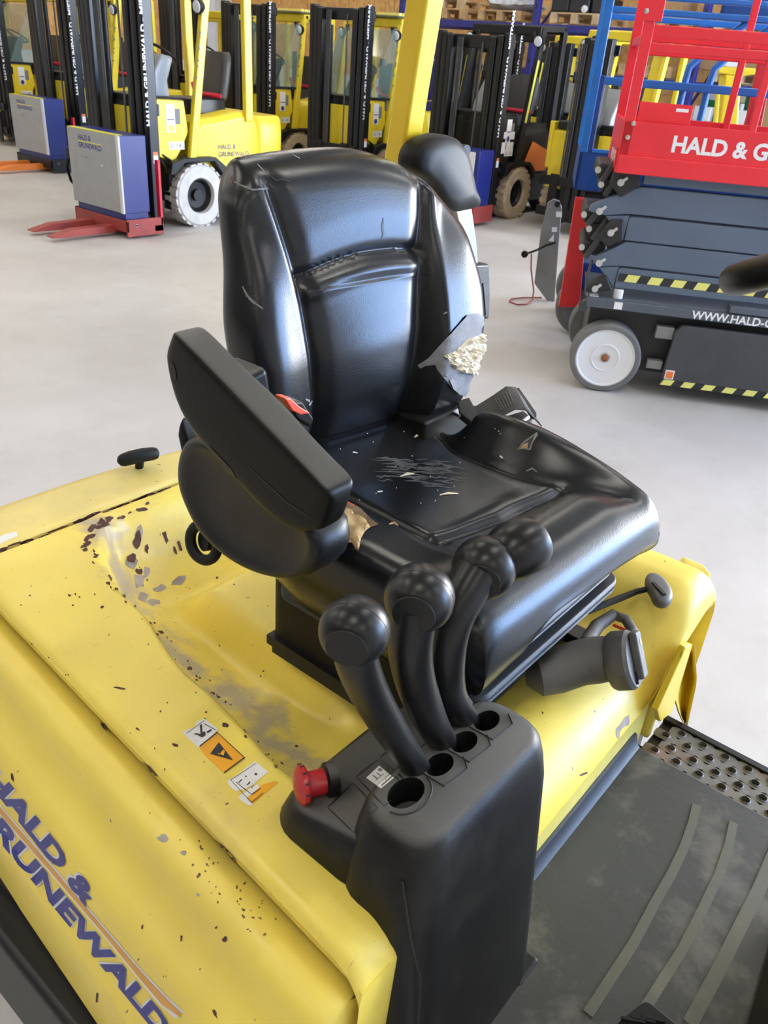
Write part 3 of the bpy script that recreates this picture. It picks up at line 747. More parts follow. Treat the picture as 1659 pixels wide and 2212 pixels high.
MB().tube([aty(1002, 1632, .385), aty(968, 1590, .39), aty(940, 1530, .395)], [.009, .011, .011], 10).build('boot', 'rubber', CON)
# emergency stop button on the right side of the console
bc = aty(690, 1690, .462); bax = (aty(645, 1690, .50) - bc).normalized(); bax = Vector((-.80, .45, .05)).normalized()
eb = MB().lathe([(.0, -.01), (.0155, -.01), (.0155, .014), (.0148, .016), (.0235, .017), (.025, .020), (.024, .0245), (.016, .029), (0, .031)], bc, bax, 40).build('emergency_stop', 'red_switch', CON)
eb['label'] = 'red mushroom emergency stop button'
MB().lathe([(0, -.02), (.022, -.02), (.022, -.008), (.018, -.006), (0, -.005)], bc, bax, 24).build('stop_collar', 'console_plastic', CON)
for k in range(12):
    a = 2 * math.pi * k / 12; e1 = bax.orthogonal().normalized(); e2 = bax.cross(e1); d = e1 * math.cos(a) + e2 * math.sin(a)
    MB().bar(bc + d * .0247 + bax * .0185, bc + d * .0247 + bax * .0235, .002, .002).build('notch', 'black_print', eb)
# vertical seam on the front-right of the console
MB().tube([(.4725, .30, .865), (.462, .272, .80), (.4685, .257, .74), (.4705, .253, .66), (.4735, .246, .58), (.480, .238, .50)], .0012, 6).build('panel_line', 'grooves', CON)
MB().tube([atz(820, 2200, .5), atz(850, 2212, .5)], .01, 6).build if False else None
MB().box((.70, .222, .44), (.765, .30, .466)).build('console_foot', 'rubber', CON, bev=.01)
# ------------------------------------------------------------------ wear, stickers and lettering on the truck
ht = bvh(hood, cwo); st_ = bvh(side)
def chips(tree, spots, m, name, sc=1.0, off=.0005):
    rnd = random.Random(5)
    for x, y, r, asp, ang in spots:
        n = rnd.randint(7, 10); poly = []
        for k in range(n):
            a = 2 * math.pi * k / n; rr_ = r * sc * rnd.uniform(.55, 1.15)
            u, v = rr_ * math.cos(a), rr_ * asp * math.sin(a); c, s_ = math.cos(ang), math.sin(ang)
            poly.append((x + u * c - v * s_, y + u * s_ + v * c))
        patch(name, tree, poly, m, TR, off)
rnd = random.Random(11)
spots = []
# along the well edge and its rear edge
edge1 = [(192, 1180), (215, 1215), (262, 1285), (310, 1325), (375, 1405), (430, 1465), (480, 1520), (540, 1590), (600, 1650)]
for k in range(46):
    t = rnd.random() * (len(edge1) - 1); i = int(t); f = t - i
    x = edge1[i][0] * (1 - f) + edge1[i + 1][0] * f + rnd.gauss(0, 5); y = edge1[i][1] * (1 - f) + edge1[i + 1][1] * f + rnd.gauss(0, 5)
    spots.append((x, y, rnd.uniform(2, 6), rnd.uniform(.4, .8), .8 + rnd.gauss(0, .3)))
edge2 = [(178, 1188), (195, 1150), (225, 1128), (275, 1108), (330, 1090)]
for k in range(34):
    t = rnd.random() ** 1.2 * (len(edge2) - 1); i = min(int(t), 3); f = t - i
    x = edge2[i][0] * (1 - f) + edge2[i + 1][0] * f + rnd.gauss(0, 4); y = edge2[i][1] * (1 - f) + edge2[i + 1][1] * f + rnd.gauss(0, 4)
    spots.append((x, y, rnd.uniform(4, 11), rnd.uniform(.35, .6), -.45 + rnd.gauss(0, .25)))
for k in range(60): spots.append((rnd.uniform(20, 620), rnd.uniform(1220, 1780), rnd.uniform(1.2, 3.2), rnd.uniform(.3, .9), rnd.uniform(0, 3)))
spots = [s for s in spots if not (s[0] + 0 < (s[1] - 1360) / .848)]
spots += [(150, 1287, 4, .8, 0), (157, 1308, 3.5, .7, 0), (172, 1290, 3, .7, 0), (220, 1312, 5, .7, 0), (487, 1567, 8, .7, .4), (378, 1609, 11, .35, .2), (258, 1487, 22, .12, .15), (297, 1575, 6, .5, .5), (640, 1612, 5, .6, .7)]
chips(ht, spots, 'chip_brown', 'paint_chip')
# grey bare patches in the well corner
chips(ht, [(300, 1150, 9, 1.8, .1), (286, 1215, 17, 1.1, .5), (300, 1255, 15, 1.3, .1), (308, 1290, 13, .8, .4), (345, 1272, 20, .5, -.3), (385, 1256, 22, .45, -.3), (330, 1300, 16, .6, .3), (318, 1235, 9, 1.4, .1)], 'primer_grey', 'bare_patch')
chips(ht, [(296, 1165, 9, 2.2, .1), (285, 1205, 13, 1.2, .2), (357, 1160, 5, 3.5, -.3), (388, 1180, 4, 3.2, -.3), (300, 1235, 11, .8, .3), (378, 1190, 4, 2.6, -.4), (316, 1185, 5, 2.5, -.2)], 'chip_brown', 'paint_chip', 1.0, .0009)
chips(st_, [(352, 1810, 13, .7, .3), (397, 1842, 9, .8, .2), (428, 1933, 6, .7, .5)], 'primer_grey', 'bare_patch')
chips(st_, [(486, 2028, 6, 1.1, .3), (308, 2002, 3, 2.6, .2), (392, 2027, 3, 3.2, .1), (210, 2155, 3, 4.0, .1), (355, 2150, 8, .3, .7), (27, 1680, 4, 2.5, -.3), (430, 1888, 3, 1, 0), (300, 2072, 4, .4, -.9), (465, 2190, 4, 3, -.4)], 'chip_brown', 'paint_chip')
chips(ht, [(1290, 1655, 22, .2, -.65), (1320, 1620, 14, .25, -.7), (1350, 1585, 8, .5, -.9), (1260, 1672, 12, .2, -.4)], 'chip_brown', 'paint_chip')
chips(ht, [(1345, 1570, 12, 2.2, .4)], 'primer_grey', 'bare_patch')
# rear seam: dark gap with chipped edge
for k in range(26):
    x = rnd.uniform(0, 370); y = 1190 - .378 * x + rnd.gauss(0, 2)
    patch('paint_chip', ht, crack([(x - 14, y + 5), (x, y), (x + 14, y - 5)], rnd.uniform(1.2, 2.8)), 'chip_brown', TR, .0008)
for pts in ([(216, 1563), (225, 1560), (232, 1568), (230, 1580), (222, 1574)], [(305, 1643), (318, 1655), (335, 1680), (342, 1676), (325, 1655)], [(462, 1812), (480, 1830), (506, 1865), (512, 1858), (485, 1828)]):
    patch('paint_chip', bvh(hood, side), pts, 'chip_brown', TR, .001)
# old grime at the seam
chips(st_, [(420 + rnd.gauss(0, 1) * 30 + k * 4, 1820 + k * 5 + rnd.gauss(0, 12), rnd.uniform(2, 5), .6, rnd.uniform(0, 3)) for k in range(40)], 'foam_dark', 'grime_speck')
# warning stickers
S1 = [(394, 1584), (444, 1552), (472, 1576), (428, 1618)]
s1 = patch('warning_sticker', ht, [(394, 1584), (405, 1576), (420, 1572), (425, 1560), (441, 1553), (472, 1576), (430, 1617)], 'sticker_white', TR, .0007)
S2 = [(430, 1613), (469, 1582), (530, 1638), (484, 1672)]
patch('sticker_field', ht, [(430, 1613), (469, 1582), (530, 1638), (484, 1670), (440, 1630)], 'sticker_orange', s1, .0007)
printed('sticker_print', ht, [[(.30, .55), (.5, .5), (.62, .62), (.5, .78), (.33, .75)], [(.22, .3), (.32, .35), (.42, .58), (.34, .6)], [(.44, .5), (.52, .55), (.78, .15), (.7, .1)], [(.62, .78), (.82, .82), (.86, .72), (.64, .66)], [(.05, .03), (.98, .03), (.98, .06), (.05, .06)], [(.85, .2), (.88, .2), (.95, .95), (.92, .95)]], [(399, 1586), (441, 1556), (470, 1577), (432, 1612)], 'black_print', s1)
printed('sticker_triangle', ht, [[(.12, .35), (.60, .86), (.72, .25)]], S2, 'black_print', s1, .0014)
printed('sticker_mark', ht, [[(.40, .52), (.62, .48), (.64, .54), (.44, .62)], [(.34, .50), (.37, .47), (.40, .51), (.37, .54)]], S2, 'sticker_orange', s1, .0020)
printed('sticker_line', ht, [[(.02, .0), (.98, .0), (.98, .03), (.02, .03)], [(.97, 0), (1, 0), (1, 1), (.97, 1)], [(.02, .97), (.98, .97), (.98, 1), (.02, 1)]], S2, 'black_print', s1, .0014)
S3 = [(493, 1684), (551, 1646), (605, 1690), (544, 1740)]
s3 = patch('fuse_sticker', ht, [(491, 1688), (520, 1670), (530, 1660), (551, 1645), (580, 1668), (562, 1682), (548, 1695), (530, 1705), (510, 1710), (497, 1700)], 'sticker_white', TR, .0007)
patch('sticker_foot', ht, [(515, 1722), (535, 1706), (556, 1694), (560, 1700), (533, 1725), (545, 1740), (538, 1741), (520, 1730)], 'sticker_white', s3, .0007)
patch('sticker_field', ht, [(533, 1725), (568, 1695), (592, 1688), (602, 1690), (545, 1737)], 'sticker_orange', s3, .0008)
printed('sticker_print', ht, [[(.03, .06), (.97, .06), (.97, .075), (.03, .075)], [(.03, .06), (.045, .06), (.045, .95), (.03, .95)], [(.03, .93), (.45, .93), (.45, .95), (.03, .95)], [(.10, .2), (.12, .2), (.2, .75), (.18, .75)], [(.2, .75), (.5, .78), (.5, .8), (.2, .78)], [(.28, .45), (.42, .42), (.42, .46), (.3, .48)], [(.3, .6), (.42, .58), (.42, .6), (.3, .62)], [(.15, .25), (.3, .22), (.3, .25), (.15, .28)], [(.42, .22), (.47, .2), (.48, .24), (.43, .26)], [(.66, .35), (.72, .3), (.76, .36), (.7, .4)]], S3, 'black_print', s3, .0014)
patch('type_sticker', ht, [(-5, 1162), (10, 1155), (36, 1148), (38, 1158), (16, 1168), (0, 1176)], 'sticker_white', TR, .0007)
# side lettering on two lines with an orange stripe between them
def lettering(s, q, shear, off):
    printed_text('lettering_edge', st_, s, q, 'decal_white', TR, .0008, shear, off + .028)
    o = printed_text('lettering', st_, s, q, 'decal_blue', TR, .0016, shear, off)
    return o
lettering('HALD &', [(-36, 1676), (189, 1961), (211, 1928), (-14, 1644)], .10, .045)
lettering('GRUNEWALD', [(-70, 1732), (352, 2247), (374, 2213), (-48, 1699)], .10, .045)
patch('stripe_edge', st_, [(-20, 1714), (100, 1852), (230, 2005), (310, 2098), (360, 2150), (398, 2185), (380, 2200), (340, 2165), (298, 2112), (218, 2014), (88, 1862), (-20, 1738)], 'decal_white', TR, .0006, 12)
patch('stripe', st_, [(-20, 1718), (98, 1855), (228, 2008), (308, 2101), (358, 2154), (393, 2187), (390, 2196), (352, 2170), (300, 2109), (220, 2011), (90, 1859), (-20, 1733)], 'decal_orange', TR, .0011, 12)
# ------------------------------------------------------------------ the driver's seat
ST = thing('driver_seat', 'torn black vinyl driver seat with one armrest, bolted on the yellow hood', 'seat', (0.96, 0.65, 0.74))
SX = 0.96
W_TAB = [(.966, .195), (1.00, .215), (1.071, .249), (1.177, .270), (1.251, .274), (1.346, .256), (1.4195, .245), (1.462, .227), (1.5145, .211)]
YC_TAB = [(.966, .866), (1.04, .842), (1.09, .826), (1.14, .818), (1.198, .8185), (1.25, .826), (1.314, .839), (1.409, .866), (1.493, .897)]
def yaw(me, c, deg):
    a = math.radians(deg); ca, sa = math.cos(a), math.sin(a)
    for v in me.vertices:
        dx, dy = v.co.x - c[0], v.co.y - c[1]; v.co.x = c[0] + dx * ca + dy * sa; v.co.y = c[1] - dx * sa + dy * ca
SB = 0.992
SEAM = [(.966, .095), (1.0925, .1066), (1.198, .118), (1.314, .131), (1.441, .158), (1.5145, .174)]
def arc_z(dx, z):  # groove between head panel and lumbar panel
    return 1.325 + .023 * (1 - ((dx - .037) / .158) ** 2)
def back_front(dx, z):
    w_ = htab(W_TAB, z) * (.86 if dx < 0 else 1.0); y = htab(YC_TAB, z); a = abs(dx)
    s = htab(SEAM, z); low = ss((z - 1.02) / .06) * 1.0
    # bolsters come forward outside the seams
    bol = stab([(.966, .0295), (1.071, .039), (1.135, .038), (1.451, .0084), (1.5145, .0063)], z)
    if dx < 0: bol *= .62
    t = max(0, (a - s) / (w_ - s)); y -= bol * ss(t / (.26 if dx > 0 else .75)) * (1 - .10 * max(0, (t - .25) / .75) ** 1.2)
    # gentle cross-wise hollow and lumbar bulge
    y += .012 * (1 - min(1, a / s) ** 2) * (-1 if 1.06 < z < 1.31 else -.3) * ss(1 - abs(z - 1.18) / .25 if z < 1.32 else .6)
    # seam grooves
    y += .010 * math.exp(-((a - s) / .0085) ** 2) * ss((1.475 - z) / .05) + .005 * math.exp(-((a - s + .012) / .014) ** 2)
    if a < s + .01:
        g = z - arc_z(dx, z); k = ss((s + .008 - a) / .02)
        y += k * (.010 * math.exp(-(g / .010) ** 2) + .006 * ss((.06 - g) / .06) * (g > 0) - .006 * math.exp(-((g + .022) / .014) ** 2))
    # neck hollow at the left and right below the head corners
    y += .012 * math.exp(-((z - 1.40) / .05) ** 2) * ss((a - s) / .05)
    return y
def build_back():
    NU, NV = 190, 170; zt, zb = 1.481, 1.030
    fr = []; bk = []
    for j in range(NV + 1):
        v = j / NV; z = zb + (zt - zb) * v
        # end rounding top and bottom
        top_ = max(0, (z - (zt - .05)) / .05); kt = math.sqrt(max(0, 1 - top_ ** 2.2)); kb = math.sqrt(max(0, 1 - max(0, (zb + .02 - z) / .02) ** 2))
        k = kt * kb
        w_ = htab(W_TAB, z) * (1 - .10 * (1 - kt)); rowf = []; rowb = []
        for i in range(NU + 1):
            u = -1 + 2 * i / NU; u = math.copysign(1 - (1 - abs(u)) ** 1.6, u)
            wk = 1 + (u > 0) * (.08 * ss((1.44 - z) / .1) - .15 * ss((z - 1.37) / .12)) - .14 * (u < 0)
            crown = (.012 * (1 - u * u) - .026 * max(0, u) ** 2) * ss((z - 1.34) / .14)
            dx = u * w_ * wk; ym = htab(YC_TAB, z) + .045
            ed = (1 - abs(u) ** 11) ** (1 / 2.4) if abs(u) < 1 else 0
            yf = back_front(dx, z); yb = htab(YC_TAB, z) + .090 - .02 * ss((1.15 - z) / .15)
            rowf.append((SB + dx, ym - (ym - yf) * ed * k, z + crown)); rowb.append((SB + dx, ym + (yb - ym) * ed * k, z + crown))
        fr.append(rowf); bk.append(rowb)
    mb = MB().grid(fr).grid([list(reversed(r)) for r in bk])
    mb.grid([fr[0], bk[0]]); mb.grid([fr[-1], bk[-1]])
    me = mb.mesh('backrest')
    bm = bmesh.new(); bm.from_mesh(me); bmesh.ops.remove_doubles(bm, verts=bm.verts, dist=.0003); bmesh.ops.recalc_face_normals(bm, faces=bm.faces); bm.to_mesh(me); bm.free()
    yaw(me, (SB, .844), 6.0)
    return obj('backrest', me, 'vinyl', ST, ang=80)
BK = build_back()
# cushion ---------------------------------------------------------------
CB, CF = 0.905, 0.370   # rear and front edge
def hwl(y): return htab([(.33, .280), (.40, .290), (.55, .276), (.68, .250), (.735, .225), (.77, .205), (.91, .19)], y)
def hwr(y): return htab([(.33, .215), (.40, .235), (.55, .245), (.70, .245), (.80, .225), (.87, .20)], y)
def yg(dx): return .520 + .035 * ((-dx + .02) / .12) * (dx < .02) * .7 - .01 * ss((dx - .05) / .1)
def cush_z(dx, y):
    z = 1.020
    z += .012 * ss((.80 - y) / .3) * 0 + .030 * ss((y - .72) / .14)
    a = abs(dx)
    if dx > 0:   # big left bolster
        edge = htab([(.37, .262), (.42, .232), (.50, .188), (.60, .155), (.70, .150), (.76, .165)], y)
        t = (dx - edge) / .045
        z += .064 * ss(t * .62) * ss((y - .325) / .34) * ss((.775 - y) / .06)
        z -= .007 * math.exp(-((dx - edge) / .008) ** 2) * ss((y - .40) / .05) * ss((.80 - y) / .04)
    else:
        t = (a - .118) / .04
        z += .012 * ss(t) * ss((y - .40) / .1)
        z -= .010 * math.exp(-((a - .118) / .009) ** 2) * ss((y - .52) / .03)
    # groove in front of the centre panel and thigh roll
    g = y - yg(dx); k = ss((.20 - dx) / .04) * ss((dx + .135) / .03)
    z -= k * .013 * math.exp(-(g / .010) ** 2)
    z += .014 * math.exp(-((y - .455) / .045) ** 2) * ss((.24 - a) / .1)
    z -= .006 * ss((y - .54) / .03) * ss((.78 - y) / .1) * (1 - min(1, a / .12) ** 2)
    return z
def skirt(dx, front):
    if front: return htab([(-.24, .83), (-.10, .80), (-.02, .80), (.02, .83), (.07, .885), (.12, .905), (.24, .925)], dx)
    return None
def build_cush():
    NU, NV = 150, 150; g = []; RF, RS = .055, .045
    for j in range(NV + 1):
        v = j / NV; v = 1 - (1 - v) ** 1.5 if False else v
        y = CB + (CF - CB) * (1 - (1 - v) ** 1.25); row = []
        for i in range(NU + 1):
            u = -1 + 2 * i / NU; u = math.copysign(1 - (1 - abs(u)) ** 1.4, u)
            cf = 1 - .05 * ss((CF + .07 - y) / .07) ** 2
            hw = (hwl(y) if u > 0 else hwr(y)) * cf
            dx = u * hw; z = cush_z(dx, y)
            e = max(0, (CF + RF - y)) / RF; dzf = RF * (1 - math.sqrt(max(0, 1 - min(1, e) ** 2.0)))
            rs = .034 if u > 0 else RS; es = max(0, (abs(dx) - (hw - rs))) / rs; dzs = rs * (1 - math.sqrt(max(0, 1 - min(1, es) ** 2.0)))
            z -= max(dzf, dzs) + .35 * min(dzf, dzs)
            row.append((SX + dx, y, z))
        g.append(row)
    # border loop, pulled down as a skirt
    loop = [g[j][0] for j in range(NV + 1)] + g[NV][1:] + [g[j][NU] for j in range(NV - 1, -1, -1)]
    def low(p):
        dx = p[0] - SX; f = ss((CF + .10 - p[1]) / .1)
        side_lo = .86 if dx < 0 else .925
        zf = stab([(-.26, .875), (-.20, .858), (-.13, .868), (-.045, .945), (.08, .930), (.28, .905)], dx)
        return side_lo * (1 - f) + zf * f
    rings = [loop]
    for k in range(1, 9):
        t = k / 8; r = []
        for p in loop:
            dx = p[0] - SX; zl = min(low(p), p[2] - .005); z = p[2] + (zl - p[2]) * t
            ins = (.03 + .02 * ss((.42 - p[1]) / .05)) * t * t
            belly = .008 * math.sin(t * math.pi)
            cx_, cy_ = SX, .62
            d = Vector((p[0] - cx_, p[1] - cy_, 0)); d = d.normalized() if d.length else d
            r.append((p[0] + d.x * (belly - ins), p[1] + d.y * (belly - ins), z))
        rings.append(r)
    mb = MB().grid(g).grid(rings)
    mb.add([Vector(p) for p in rings[-1]], [tuple(range(len(rings[-1])))])
    me = mb.mesh('cushion')
    bm = bmesh.new(); bm.from_mesh(me); bmesh.ops.remove_doubles(bm, verts=bm.verts, dist=.0003); bmesh.ops.recalc_face_normals(bm, faces=bm.faces); bm.to_mesh(me); bm.free()
    yaw(me, (SX, .62), 2.5)
    return obj('cushion', me, 'vinyl', ST, ang=80)
CU = build_cush()
# suspension base: stacked rubber folds ----------------------------------
base = MB()
for k, (z0, z1, ins) in enumerate(((.838, .862, .0), (.872, .894, .012), (.904, .930, .004))):
    MB().loft([rrect(.758 + ins, 1.208 - ins, .396 + ins * .8, .80, .03, z) for z in (z0, z0 + .004, (z0 + z1) / 2, z1 - .004, z1)]).build('suspension_fold', 'bellows', ST, bev=.004, seg=2)
MB().loft([rrect(.765, 1.165, .445, .82, .03, z) for z in (.735, .94)]).build('suspension_core', 'rubber', ST)
MB().box((.76, .40, .725), (.80, .82, .745)).build('seat_rail', 'frame_black', ST, bev=.003)
MB().box((1.14, .40, .725), (1.18, .82, .745)).build('seat_rail', 'frame_black', ST, bev=.003)
MB().bar((.766, .46, .735), (.766, .80, .735), .02, .03).build('seat_slide', 'frame_black', ST)
# right side cover --------------------------------------------------------
cov = [(392, 942), (372, 975), (366, 1020), (372, 1062), (388, 1100), (412, 1150), (450, 1190), (500, 1228), (560, 1254), (612, 1262), (650, 1256), (678, 1236), (688, 1205), (684, 1165), (640, 1115), (560, 1060), (470, 985), (430, 945)]
cv = MB(); XO = .618
rings = []
cen = Vector((540, 1110))
for ins, dx in ((.30, .012), (.16, .0), (.06, .003), (.015, .012), (0, .03), (0, .10)):
    rings.append([atx(*(Vector(p).lerp(cen, ins)), XO) + Vector((dx, 0, 0)) for p in cov])
cv.loft(rings)
co = cv.build('side_cover', 'plastic_satin', ST, ang=60, sub=2)
# armrest: loft along its length -------------------------------------------
XA = .572
topo = [(372, 716), (420, 765), (480, 828), (540, 890), (600, 952), (645, 999), (680, 1035), (698, 1054)]
boto = [(352, 775), (372, 880), (410, 945), (470, 1010), (527, 1075), (585, 1133), (640, 1160), (672, 1150)]
inner = [(440, 712), (487, 760), (540, 815), (592, 842), (640, 900), (690, 965), (722, 1018), (738, 1068)]
A0 = atx(*topo[0], XA); A1 = atx(*topo[-2], XA); along = (A1 - A0); tn = Vector((1, 0, 0)).cross(along).normalized()
rings = []
for k, (a, b, c) in enumerate(zip(topo, boto, inner)):
    p = atx(*a, XA); q = atx(*b, XA); xi = onp(*c, A0, tn).x; xi = min(max(xi, XA + .048), XA + .085)
    up = p - q; u = Vector((1, 0, 0)) * (xi - XA)
    r1, r2 = .13, .12
    sec = [p - up * .30, p - up * .09, p - up * .035 + u * .015, p - up * .006 + u * .07, p + u * .16, p + u * .5, p + u * .84, p - up * .006 + u * .93, p - up * .04 + u * .985, p - up * .12 + u, q + up * .15 + u * .97, q + up * .03 + u * .85, q + u * .3, q + up * .04 + u * .04, q + up * .18]
    rings.append(sec)
f0 = rings[0]; c0 = sum(f0, Vector()) / len(f0); f1 = rings[-1]; c1 = sum(f1, Vector()) / len(f1); dd = along.normalized()
rings = [[p.lerp(c0, .35) - dd * .004 for p in f0]] + rings + [[p.lerp(c1, .12) + dd * .008 for p in f1], [p.lerp(c1, .5) + dd * .012 for p in f1]]
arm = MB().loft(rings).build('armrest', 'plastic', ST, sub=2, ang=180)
arm['label'] = 'black plastic armrest tilted down at the front'
at_ = bvh(arm)
patch('arm_slot', at_, [(440, 958), (452, 962), (500, 1012), (524, 1060), (522, 1078), (470, 1020), (440, 978)], 'grooves', arm, .0008)
patch('arm_pivot', at_, [(366, 782), (374, 784), (380, 800), (383, 824), (378, 832), (370, 826), (364, 806)], 'grooves', arm, .0008)
for pts in ([(540, 1010), (620, 1085), (690, 1130)],): patch('arm_seam', at_, crack(pts, 1.5), 'grooves', arm, .0006)
MB().bar((.62, .80, 1.20), (.72, .80, 1.22), .07, .06, up=(0, 0, 1)).build('arm_bracket', 'plastic', ST, bev=.01)
MB().prism([atx(*p, .64) for p in [(385, 900), (400, 960), (470, 1010), (560, 1080), (620, 1120), (560, 1140), (470, 1090), (395, 1010), (380, 940)]], (.05, 0, 0)).build('arm_support', 'rubber', ST, bev=.008)
# hand wheel below the cover, red buckle tongue ----------------------------
hwc = atx(440, 1172, .655); e1 = Vector((0, .75, .5)).normalized(); e2 = Vector((.25, -.5, .8)).normalized()
MB().tube([hwc + (e1 * math.cos(t) + e2 * math.sin(t)) * .027 for t in [2 * math.pi * k / 32 for k in range(32)]], .0085, 10, closed=True).build('weight_wheel', 'rubber', ST)
MB().lathe([(0, -.01), (.016, -.01), (.016, .03), (0, .03)], hwc + Vector((.01, 0, 0)), (1, -.2, -.2), 16).build('wheel_hub', 'rubber', ST)
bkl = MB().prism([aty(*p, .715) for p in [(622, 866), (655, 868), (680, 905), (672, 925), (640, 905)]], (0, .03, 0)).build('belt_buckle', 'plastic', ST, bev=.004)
MB().prism([aty(*p, .7135) for p in [(614, 860), (628, 860), (648, 878), (672, 893), (650, 897), (632, 888)]], (0, .02, 0)).build('buckle_button', 'red_lever', bkl, bev=.002)
# belt retractor post behind the left shoulder ----------------------------
BY = .965
hd = [(900, 350), (908, 322), (928, 302), (958, 292), (988, 298), (1010, 322), (1022, 360), (1032, 410), (1042, 444), (1008, 456), (985, 458), (960, 440), (935, 400), (905, 372)]
def smooth_loop(pts, n=5):
    out = []; m = len(pts); V = [Vector(p) for p in pts]
    for i in range(m):
        a, b, c, d = V[i - 1], V[i], V[(i + 1) % m], V[(i + 2) % m]
        for k in range(n):
            t = k / n; out.append(0.5 * (2 * b + (c - a) * t + (2 * a - 5 * b + 4 * c - d) * t * t + (3 * b - a - 3 * c + d) * t ** 3))
    return out
hd = smooth_loop(hd)
hb_ = MB(); rings = []
cn = Vector((968, 378))
for ins, dy in ((.35, -.010), (.12, -.005), (.02, .004), (0, .015), (0, .035), (.06, .048), (.3, .055)):
    rings.append([aty(*(Vector(p).lerp(cn, ins)), BY) + Vector((0, dy, 0)) for p in hd])
belt = hb_.loft(rings).build('belt_housing', 'housing_black', ST, sub=0, ang=50)
for c_ in ((1008, 326),): MB().lathe([(0, 0), (.011, 0), (.011, .012), (0, .012)], aty(*c_, BY - .002), (0.15, 1, 0), 14).build('housing_hole', 'grooves', belt)
MB().prism([aty(*p, .99) for p in [(985, 455), (1020, 450), (1030, 520), (1034, 575), (1018, 575), (1000, 520)]], (0, .012, 0)).build('belt_arm', 'steel_grey', ST, bev=.003)
MB().prism([aty(*p, .975) for p in [(1015, 572), (1058, 570), (1060, 640), (1058, 690), (1048, 690), (1030, 640)]], (0, .05, 0)).build('belt_guide', 'plastic_satin', ST, bev=.006)
MB().prism([aty(*p, .973) for p in [(1044, 612), (1056, 612), (1056, 650), (1050, 680)]], (0, .05, 0)).build('belt_slot', 'grooves', ST)
# belt end lying beside the cushion ----------------------------------------
def strap(name, centre, wvec, m, parent, th=.0016):
    P = [Vector(p) for p in centre]; wv = [Vector(q) for q in wvec]
    A = [p - q * .5 for p, q in zip(P, wv)]; B = [p + q * .5 for p, q in zip(P, wv)]
    o = MB().grid([A, P, B]).build(name, m, parent); md = o.modifiers.new('t', 'SOLIDIFY'); md.thickness = th; return o
bx_ = lambda px, py, z=1.06: atz(px, py, z)
ctr = [bx_(1010, 890), bx_(1040, 893), bx_(1075, 875, 1.075), bx_(1103, 858, 1.085), bx_(1125, 860, 1.085), bx_(1150, 890, 1.07)]
wv = []
for k, (pa_, pb_) in enumerate([((1000, 878), (1018, 905)), ((1024, 878), (1046, 912)), ((1060, 860), (1084, 902)), ((1088, 844), (1108, 895)), ((1106, 842), (1128, 892)), ((1118, 848), (1157, 905))]):
    z = ctr[k].z; wv.append(bx_(*pb_, z) - bx_(*pa_, z))
sb = strap('seat_belt', ctr, wv, 'webbing', ST)
for k in range(6):
    a = ctr[2].lerp(ctr[3], k / 5); q = wv[2].lerp(wv[3], k / 5); MB().tube([a - q * .32 + Vector((0, 0, .002)), a + q * .32 + Vector((0, 0, .002))], .0007, 5).build('stitch', 'mat_rib', sb)
MB().prism([bx_(*p, 1.07) for p in [(1108, 846), (1120, 843), (1158, 898), (1158, 906), (1148, 906)]], (0, 0, .006)).build('belt_end', 'webbing_dark', sb, bev=.001)
MB().prism([bx_(*p, 1.05) for p in [(1075, 905), (1130, 888), (1150, 905), (1135, 918), (1080, 915)]], (0, 0, -.012)).build('belt_fold', 'webbing_dark', sb)
MB().bar(bx_(1128, 912, 1.05), bx_(1142, 903, 1.05), .006, .01).build('belt_pin', 'white_print', sb, bev=.002)
MB().prism([bx_(*p, 1.055) for p in [(947, 882), (965, 880), (1005, 896), (1008, 904), (990, 902)]], (0, 0, .006)).build('hinge_plate', 'chrome', ST, bev=.001)
MB().prism([bx_(*p, 1.05) for p in [(985, 880), (1012, 872), (1035, 915), (1015, 925), (990, 905)]], (0, 0, .014)).build('hinge_cover', 'webbing_dark', ST, bev=.003)
MB().box((1.09, .765, .97), (1.235, .90, 1.062)).build('hinge_bracket', 'rubber', ST, bev=.006)
# lumbar support column with knob at the front -------------------------------
lc = MB(); pa_, pb_ = atz(1165, 1470, .79), atz(1330, 1435, .82)
lc.tube([atz(1140, 1460, .775), atz(1165, 1462, .78), atz(1200, 1450, .785), atz(1250, 1432, .79), atz(1290, 1425, .80), atz(1315, 1422, .803)], [.016, .031, .036, .037, .038, .036], 22)
LK = lc.build('adjuster_housing', 'column_grey', ST)
kax = Vector((.25, -.85, .45)).normalized(); kc = atz(1322, 1428, .803)
MB().lathe([(0, .0), (.044, .0), (.0475, .006), (.0475, .030), (.043, .036), (0, .037)], kc, kax, 32).build('adjuster_knob', 'column_grey', LK)
kt = (Vector((.35, 0, 1)) - kax * kax.dot(Vector((.35, 0, 1)))).normalized()
MB().bar(kc + kax * .043 - kt * .030, kc + kax * .043 + kt * .044, .030, .014, up=kax).build('knob_grip', 'column_grey', LK, bev=.004)
MB().bar(kc + kax * .0385 - kt * .036, kc + kax * .0385 - kt * .016, .034, .004, up=kax).build('knob_slot', 'grooves', LK)
tri = [Vector(p) for p in ((0, 0), (1, .2), (.3, 1))]
loop = [atz(*p, .81) for p in [(1265, 1390), (1290, 1352), (1325, 1328), (1352, 1338), (1368, 1365), (1360, 1395), (1340, 1405)]]
lp = MB().tube(loop, [.012, .012, .010, .009, .009, .010, .012], 12).build('adjuster_loop', 'column_grey', LK)
MB().tube([atz(1325, 1350, .79), atz(1352, 1362, .79)], .003, 8).build('cable', 'red_lever', LK)
MB().bar(kc + kax * .0505 + kt * .022, kc + kax * .0505 + kt * .032, .006, .001, up=kax).build('knob_mark', 'white_print', LK)
